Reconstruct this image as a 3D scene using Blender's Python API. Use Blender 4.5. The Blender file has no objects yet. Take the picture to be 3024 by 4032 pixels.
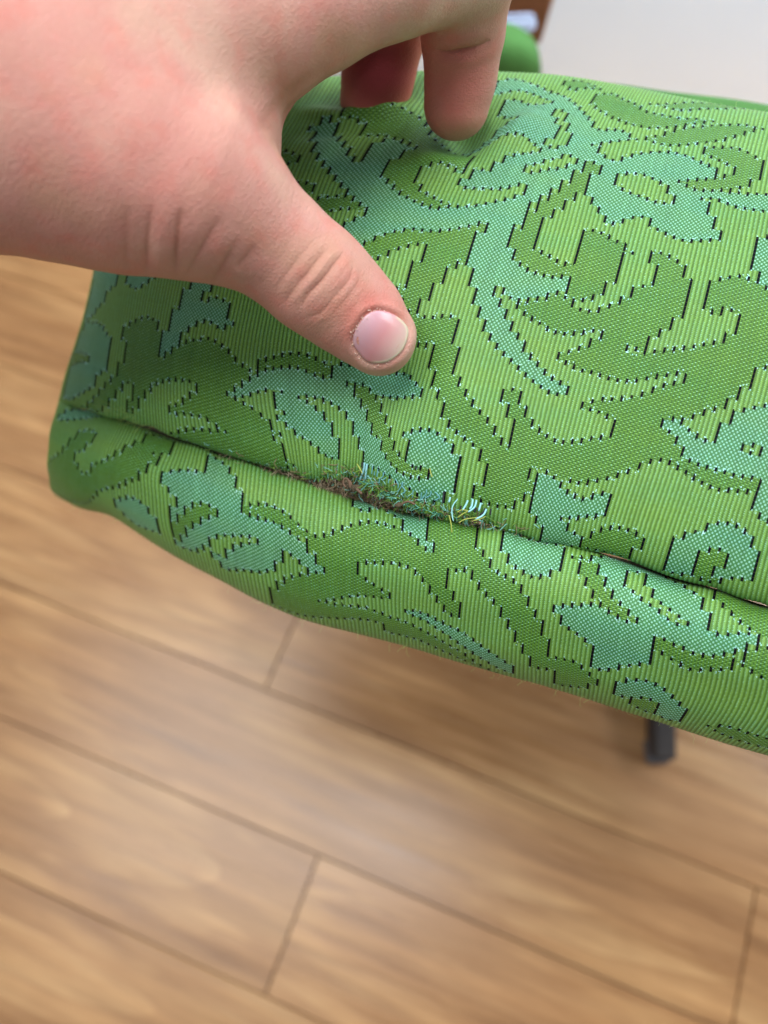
import bpy, bmesh, math, random
import numpy as np
from mathutils import Vector, Matrix
random.seed(7); rng=np.random.default_rng(7)
sc=bpy.context.scene; col=sc.collection
R=math.radians
# ------------------------------------------------------------------ camera
CAM_H=.66; PITCH=67.07
cam=bpy.data.cameras.new('camera'); co=bpy.data.objects.new('camera',cam); col.objects.link(co)
co.location=(0,0,CAM_H); co.rotation_euler=(R(90-PITCH),0,0)
cam.sensor_fit='VERTICAL'; cam.sensor_height=36; cam.lens=36*2912/4032
cam.clip_start=.01; cam.clip_end=50
cam.dof.use_dof=True; cam.dof.focus_distance=.179; cam.dof.aperture_fstop=cam.lens/3.4
sc.camera=co
# ------------------------------------------------------------------ world and lamps
wd=bpy.data.worlds.new('World'); sc.world=wd; wd.use_nodes=True
bg=wd.node_tree.nodes['Background']; bg.inputs[0].default_value=(.80,.90,1.0,1); bg.inputs[1].default_value=.38
def area(name,loc,target,sx,sy,power,colr):
    l=bpy.data.lights.new(name,'AREA'); l.shape='RECTANGLE'; l.size=sx; l.size_y=sy; l.energy=power; l.color=colr
    o=bpy.data.objects.new(name,l); col.objects.link(o); o.location=loc
    o.rotation_euler=(Vector(target)-Vector(loc)).to_track_quat('-Z','Y').to_euler(); return o
area('ceiling_lamp',(-.60,.22,2.5),(0,.15,.2),1.1,1.2,35,(1,.985,.955))
area('ceiling_tube',(.10,.28,2.6),(.10,.28,0),.06,.9,18,(.95,.98,1))
area('window_light',(1.25,.50,1.35),(0,.15,.45),.9,.5,15,(.93,.97,1))
bl_=area('added_wall_wash',(.55,.50,1.9),(.55,.80,.75),1.0,.2,11,(.80,.90,1)); bl_.data.spread=R(40)  # added wash to brighten the wall, stands for no lamp in the room
sc.view_settings.view_transform='Standard'; sc.view_settings.look='None'; sc.view_settings.gamma=1
sc.view_settings.exposure=-0.08
# ------------------------------------------------------------------ data
# control nets of the two cushion panels: world millimetres, [column][row]
TOP_U=[-94, -86, -77, -70, -64, -56, -48, -40, -32, -24, -16, -8, 0, 8, 16, 24, 32]
TOP_V=[-5.09,0.0,4.12,9.55,20.08,32.88,49.45,67.08,83.09,97.77,111.41,123.63,134.95,148.82,161.73,173.49]
TOP_NET=[[[-103.45,149.69,401.71],[-101.5,147.62,406.26],[-99.78,149.66,410.06],[-97.83,154.53,413.75],[-93.82,165.26,419.37],[-89.87,179.08,424.68],[-85.99,197.03,430.64],[-82.28,216.27,435.52],[-78.9,233.58,437.96],[-75.12,248.95,439.57],[-71.34,262.7,439.96],[-68.21,274.78,439.1],[-66.62,285.52,436.59],[-68.24,295.08,427.6],[-69.32,300.67,416.94],[-71.36,295.05,403.7]],[[-116.66,147.35,411.58],[-114.43,145.22,416.11],[-112.58,147.12,419.84],[-110.59,151.78,423.44],[-106.65,162.1,428.89],[-102.87,175.46,434.0],[-99.23,192.83,439.72],[-95.86,211.5,444.36],[-92.9,228.38,446.62],[-89.54,243.4,448.09],[-86.23,256.89,448.36],[-83.55,268.78,447.42],[-82.44,279.43,444.87],[-84.79,289.14,435.95],[-86.61,294.99,425.39],[-89.23,289.88,412.37]],[[-117.19,140.99,426.26],[-114.84,138.8,430.76],[-112.96,140.49,434.41],[-111.02,144.83,437.87],[-107.26,154.51,443.05],[-103.72,167.11,447.84],[-100.36,183.55,453.17],[-97.32,201.31,457.42],[-94.73,217.46,459.37],[-91.76,231.88,460.58],[-88.83,244.9,460.66],[-86.53,256.45,459.58],[-85.74,266.89,456.94],[-88.44,276.75,448.08],[-90.65,282.92,437.66],[-93.53,278.54,424.95]],[[-111.47,133.29,440.37],[-109.11,131.06,444.86],[-107.26,132.55,448.42],[-105.39,136.57,451.75],[-101.83,145.62,456.67],[-98.52,157.47,461.14],[-95.41,172.97,466.06],[-92.64,189.78,469.92],[-90.32,205.19,471.55],[-87.64,218.99,472.5],[-85.0,231.52,472.38],[-82.95,242.7,471.14],[-82.35,252.91,468.4],[-85.15,262.86,459.57],[-87.48,269.31,449.27],[-90.41,265.61,436.85]],[[-97.91,124.14,452.79],[-95.71,121.91,457.28],[-94.22,123.28,460.79],[-92.97,127.07,464.02],[-90.98,135.66,468.74],[-88.8,146.94,472.97],[-86.19,161.74,477.6],[-83.5,177.85,481.16],[-81.01,192.69,482.55],[-77.85,206.02,483.31],[-75.12,218.18,483.02],[-73.13,229.09,481.66],[-72.5,239.12,478.85],[-75.1,249.12,470.05],[-77.24,255.8,459.84],[-79.96,252.72,447.68]],[[-78.42,113.31,463.41],[-76.53,111.14,467.92],[-75.59,112.53,471.44],[-74.86,116.3,474.67],[-73.9,124.82,479.36],[-72.45,136.0,483.54],[-70.24,150.66,488.12],[-67.74,166.65,491.62],[-65.04,181.41,492.98],[-61.37,194.69,493.71],[-58.34,206.83,493.42],[-56.06,217.74,492.06],[-55.08,227.8,489.26],[-57.06,237.93,480.52],[-58.6,244.9,470.43],[-60.77,242.45,458.54]],[[-59.64,103.79,470.24],[-58.11,101.71,474.79],[-57.67,103.17,478.34],[-57.76,107.01,481.6],[-57.48,115.62,486.32],[-56.18,126.89,490.55],[-53.5,141.64,495.16],[-50.77,157.72,498.7],[-48.12,172.56,500.1],[-44.37,185.93,500.87],[-41.14,198.16,500.61],[-38.23,209.16,499.29],[-36.63,219.28,496.52],[-37.81,229.49,487.8],[-38.57,236.65,477.8],[-40.05,234.65,466.1]],[[-37.64,94.03,474.8],[-36.59,92.08,479.4],[-37.11,93.7,483.02],[-38.4,97.72,486.35],[-39.94,106.62,491.2],[-39.21,118.2,495.56],[-36.36,133.33,500.33],[-33.57,149.79,504.04],[-31.11,164.95,505.56],[-27.37,178.61,506.45],[-22.04,191.08,506.3],[-18.19,202.28,505.07],[-15.82,212.57,502.36],[-15.99,222.85,493.68],[-15.75,230.16,483.75],[-16.38,228.53,472.2]],[[-21.0,87.49,478.55],[-20.35,85.62,483.19],[-20.41,87.36,486.85],[-20.81,91.51,490.24],[-21.98,100.62,495.18],[-22.25,112.43,499.63],[-19.74,127.85,504.52],[-15.92,144.6,508.35],[-11.68,160.0,509.98],[-6.13,173.89,510.97],[0.28,186.57,510.91],[4.16,197.95,509.75],[6.71,208.38,507.1],[7.71,218.76,498.46],[9.12,226.24,488.6],[9.49,224.91,477.18]],[[-7.68,84.26,482.61],[-7.35,82.41,487.26],[-6.97,84.12,490.91],[-6.46,88.2,494.27],[-5.73,97.17,499.15],[-4.51,108.79,503.52],[-1.7,123.98,508.32],[2.4,140.5,512.05],[7.39,155.72,513.6],[13.78,169.46,514.53],[19.55,182.02,514.41],[23.99,193.31,513.22],[27.42,203.69,510.55],[29.57,214.08,501.92],[32.11,221.64,492.08],[33.44,220.52,480.75]],[[4.25,77.47,483.0],[4.27,75.76,487.7],[4.51,77.64,491.43],[5.05,81.91,494.86],[7.3,91.2,499.88],[10.52,103.17,504.4],[15.01,118.79,509.38],[20.0,135.73,513.29],[25.13,151.27,514.98],[30.93,165.29,516.02],[36.89,178.09,516.01],[42.21,189.57,514.89],[46.15,200.06,512.27],[49.36,210.42,503.62],[52.96,217.98,493.79],[55.19,216.94,482.5]],[[21.82,71.76,483.84],[21.37,70.16,488.59],[21.45,72.12,492.35],[22.1,76.44,495.81],[24.1,85.81,500.86],[26.93,97.82,505.4],[31.54,113.48,510.39],[36.7,130.44,514.31],[41.6,145.97,515.99],[46.03,159.98,517.03],[51.57,172.76,517.01],[57.41,184.21,515.88],[62.89,194.65,513.24],[67.08,204.88,504.54],[71.66,212.33,494.66],[74.71,211.3,483.36]],[[37.54,66.95,485.06],[36.67,65.45,489.86],[36.76,67.45,493.63],[37.5,71.8,497.1],[39.87,81.16,502.15],[43.22,93.14,506.67],[47.97,108.73,511.64],[53.16,125.61,515.52],[58.17,141.06,517.17],[62.71,155.0,518.18],[67.2,167.71,518.13],[71.64,179.08,516.97],[76.29,189.45,514.3],[81.29,199.55,505.54],[86.68,206.91,495.62],[90.42,205.88,484.33]],[[52.57,62.39,486.39],[51.26,60.98,491.22],[51.33,63.0,495.01],[52.27,67.34,498.47],[55.25,76.64,503.49],[59.23,88.52,507.97],[64.43,103.97,512.88],[69.71,120.69,516.7],[74.73,135.98,518.28],[79.28,149.78,519.23],[83.63,162.36,519.12],[88.31,173.62,517.91],[92.79,183.87,515.19],[98.81,193.8,506.37],[105.22,201.05,496.4],[109.82,200.0,485.1]],[[67.95,56.87,488.4],[66.18,55.57,493.28],[66.18,57.65,497.09],[67.28,62.0,500.55],[70.47,71.27,505.57],[74.61,83.09,510.02],[79.76,98.45,514.89],[85.25,115.05,518.66],[90.44,130.22,520.19],[94.97,143.92,521.1],[99.42,156.41,520.95],[103.93,167.58,519.7],[108.58,177.74,516.94],[115.64,187.54,508.06],[123.09,194.69,498.05],[128.56,193.68,486.77]],[[84.17,50.04,489.85],[81.9,48.89,494.79],[81.49,51.08,498.65],[82.23,55.53,502.16],[84.65,64.93,507.23],[89.05,76.85,511.72],[94.33,92.33,516.64],[100.28,109.02,520.45],[105.83,124.25,522.0],[110.48,137.99,522.93],[114.97,150.51,522.8],[118.91,161.69,521.56],[123.33,171.83,518.79],[131.41,181.5,509.85],[139.87,188.57,499.81],[146.2,187.61,488.54]],[[100.88,43.73,491.52],[98.07,42.72,496.53],[97.22,45.01,500.43],[97.55,49.52,503.97],[99.37,59.01,509.06],[102.38,70.97,513.58],[106.62,86.48,518.51],[112.92,103.2,522.33],[118.33,118.41,523.88],[123.3,132.15,524.8],[127.58,144.65,524.66],[132.05,155.81,523.41],[137.06,165.9,520.62],[146.15,175.44,511.63],[155.6,182.41,501.55],[162.77,181.49,490.3]]]
BOR_U=[-85, -77, -68, -61, -56, -48, -40, -32, -24, -16, -8, 0, 8, 16, 24, 32, 40]
BOR_V=[-6.17,0.0,2.83,6.27,12.65,19.54,26.9,34.51,41.13,47.48,57.74,72.17,89.86]
BOR_NET=[[[-102.69,149.62,403.42],[-100.59,145.85,408.34],[-100.19,143.33,409.88],[-100.36,139.74,410.53],[-101.71,133.12,409.57],[-102.81,127.13,405.96],[-104.59,122.82,400.33],[-105.31,119.43,394.01],[-106.53,118.11,388.02],[-106.82,118.23,382.11],[-110.14,122.94,373.24],[-114.19,133.82,362.64],[-116.54,158.11,362.06]],[[-115.81,147.25,413.27],[-113.37,143.44,418.18],[-112.82,140.94,419.73],[-112.84,137.43,420.41],[-114.01,130.99,419.53],[-115.15,125.24,416.02],[-117.12,121.17,410.49],[-118.13,118.01,404.27],[-119.66,116.84,398.35],[-120.33,117.09,392.48],[-124.24,121.86,383.64],[-129.13,132.71,373.03],[-132.1,156.5,372.23]],[[-116.31,140.84,427.93],[-113.72,137.03,432.84],[-113.07,134.59,434.41],[-112.99,131.2,435.15],[-114.01,125.08,434.41],[-115.13,119.71,431.05],[-117.17,115.98,425.67],[-118.35,113.15,419.59],[-120.04,112.2,413.76],[-120.94,112.59,407.95],[-125.12,117.4,399.12],[-130.43,128.08,388.44],[-133.71,150.98,387.27]],[[-110.6,133.09,442.03],[-107.97,129.3,446.94],[-107.29,126.93,448.54],[-107.16,123.69,449.34],[-108.06,117.89,448.74],[-109.14,112.88,445.53],[-111.16,109.49,440.3],[-112.41,106.96,434.34],[-114.16,106.21,428.59],[-115.18,106.72,422.84],[-119.42,111.51,414.01],[-124.84,121.97,403.23],[-128.22,143.93,401.66]],[[-98.43,126.08,449.38],[-96.0,122.37,454.32],[-95.65,120.0,455.93],[-96.07,116.74,456.72],[-98.12,110.89,456.09],[-99.67,105.8,452.85],[-101.39,102.3,447.57],[-102.64,99.64,441.56],[-103.57,98.77,435.76],[-104.26,99.18,429.96],[-108.24,103.8,421.06],[-113.31,113.89,410.13],[-116.46,135.14,408.26]],[[-83.77,118.16,455.8],[-81.62,114.55,460.79],[-81.34,112.28,462.43],[-81.77,109.17,463.29],[-83.72,103.61,462.78],[-84.96,98.8,459.66],[-86.44,95.53,454.48],[-87.45,93.06,448.55],[-88.04,92.28,442.79],[-88.9,92.72,437.0],[-92.41,97.19,428.04],[-96.83,106.97,416.97],[-99.53,127.55,414.82]],[[-65.57,108.43,462.54],[-63.81,104.98,467.6],[-63.65,102.62,469.2],[-64.12,99.27,469.96],[-65.99,93.15,469.22],[-66.34,87.63,465.8],[-66.99,83.63,460.3],[-67.14,80.42,454.06],[-67.56,79.08,448.06],[-68.53,79.06,442.08],[-71.32,83.09,432.93],[-74.75,92.11,421.54],[-76.77,111.67,418.96]],[[-46.68,99.04,468.34],[-45.38,95.75,473.47],[-45.05,93.35,475.06],[-45.0,89.88,475.76],[-45.49,83.39,474.86],[-46.13,77.38,471.23],[-46.96,72.84,465.51],[-46.98,69.09,459.04],[-47.23,67.31,452.85],[-47.91,66.91,446.72],[-49.9,70.51,437.38],[-52.23,78.81,425.69],[-53.47,97.42,422.7]],[[-27.23,90.34,472.8],[-26.45,87.22,478.0],[-26.32,84.82,479.59],[-26.42,81.29,480.27],[-26.99,74.6,479.28],[-27.13,68.29,475.53],[-27.4,63.38,469.65],[-27.23,59.24,463.02],[-27.19,57.13,456.69],[-27.47,56.43,450.43],[-28.59,59.62,440.92],[-29.71,67.26,428.95],[-30.1,85.04,425.61]],[[-8.47,82.25,475.36],[-8.22,79.32,480.63],[-8.22,77.07,482.28],[-8.34,73.75,483.05],[-8.72,67.46,482.24],[-9.02,61.52,478.64],[-9.23,56.88,472.87],[-8.94,52.95,466.32],[-8.56,50.91,460.04],[-8.42,50.22,453.77],[-8.67,53.17,444.16],[-8.58,60.4,432.02],[-8.11,77.62,428.44]],[[9.7,76.49,477.8],[9.41,73.68,483.13],[9.17,71.51,484.82],[8.83,68.29,485.63],[8.22,62.18,484.89],[7.68,56.38,481.35],[7.38,51.82,475.62],[7.63,47.92,469.09],[8.07,45.88,462.79],[8.45,45.12,456.5],[9.01,47.86,446.8],[10.22,54.75,434.51],[11.49,71.5,430.74]],[[26.65,71.75,481.23],[25.82,69.04,486.6],[25.32,66.9,488.29],[24.7,63.68,489.11],[23.71,57.54,488.35],[23.01,51.66,484.78],[22.72,46.96,478.99],[22.88,42.93,472.4],[23.41,40.74,466.05],[24.04,39.84,459.69],[25.38,42.37,449.9],[27.69,48.87,437.46],[29.73,65.12,433.47]],[[44.03,66.74,482.91],[42.63,64.16,488.33],[41.8,62.07,490.05],[40.8,58.92,490.89],[39.27,52.87,490.18],[38.56,47.03,486.62],[38.53,42.32,480.83],[38.98,38.24,474.22],[39.85,35.98,467.83],[40.89,34.98,461.44],[43.12,37.28,451.55],[46.64,43.44,438.96],[49.55,59.26,434.79]],[[61.21,60.17,484.47],[59.23,57.77,489.97],[58.15,55.79,491.74],[56.93,52.77,492.63],[55.13,46.94,492.01],[54.32,41.27,488.53],[54.38,36.64,482.77],[54.84,32.6,476.17],[55.65,30.3,469.77],[56.85,29.22,463.34],[59.94,31.25,453.34],[64.68,36.97,440.56],[68.45,52.28,436.18]],[[78.76,53.64,485.51],[76.16,51.42,491.09],[74.9,49.56,492.9],[73.59,46.69,493.86],[71.86,41.11,493.35],[71.15,35.64,489.95],[71.53,31.12,484.24],[71.56,27.14,477.66],[71.7,24.82,471.26],[72.56,23.66,464.79],[76.54,25.42,454.68],[82.51,30.71,441.72],[87.15,45.55,437.14]],[[95.94,47.4,487.21],[92.69,45.36,492.87],[91.23,43.61,494.73],[89.81,40.88,495.75],[88.15,35.54,495.33],[87.32,30.25,492.01],[87.78,25.82,486.34],[87.52,21.89,479.79],[87.23,19.54,473.37],[87.54,18.31,466.87],[92.41,19.79,456.64],[99.62,24.65,443.49],[105.14,38.99,438.7]],[[112.55,41.5,489.06],[108.66,39.64,494.79],[106.99,37.99,496.7],[105.46,35.38,497.77],[103.84,30.23,497.43],[103.36,25.07,494.16],[104.18,20.7,488.51],[104.39,16.77,481.97],[104.36,14.38,475.53],[104.92,13.04,468.99],[110.85,14.25,458.64],[119.54,18.66,445.31],[126.11,32.49,440.3]]]
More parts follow.
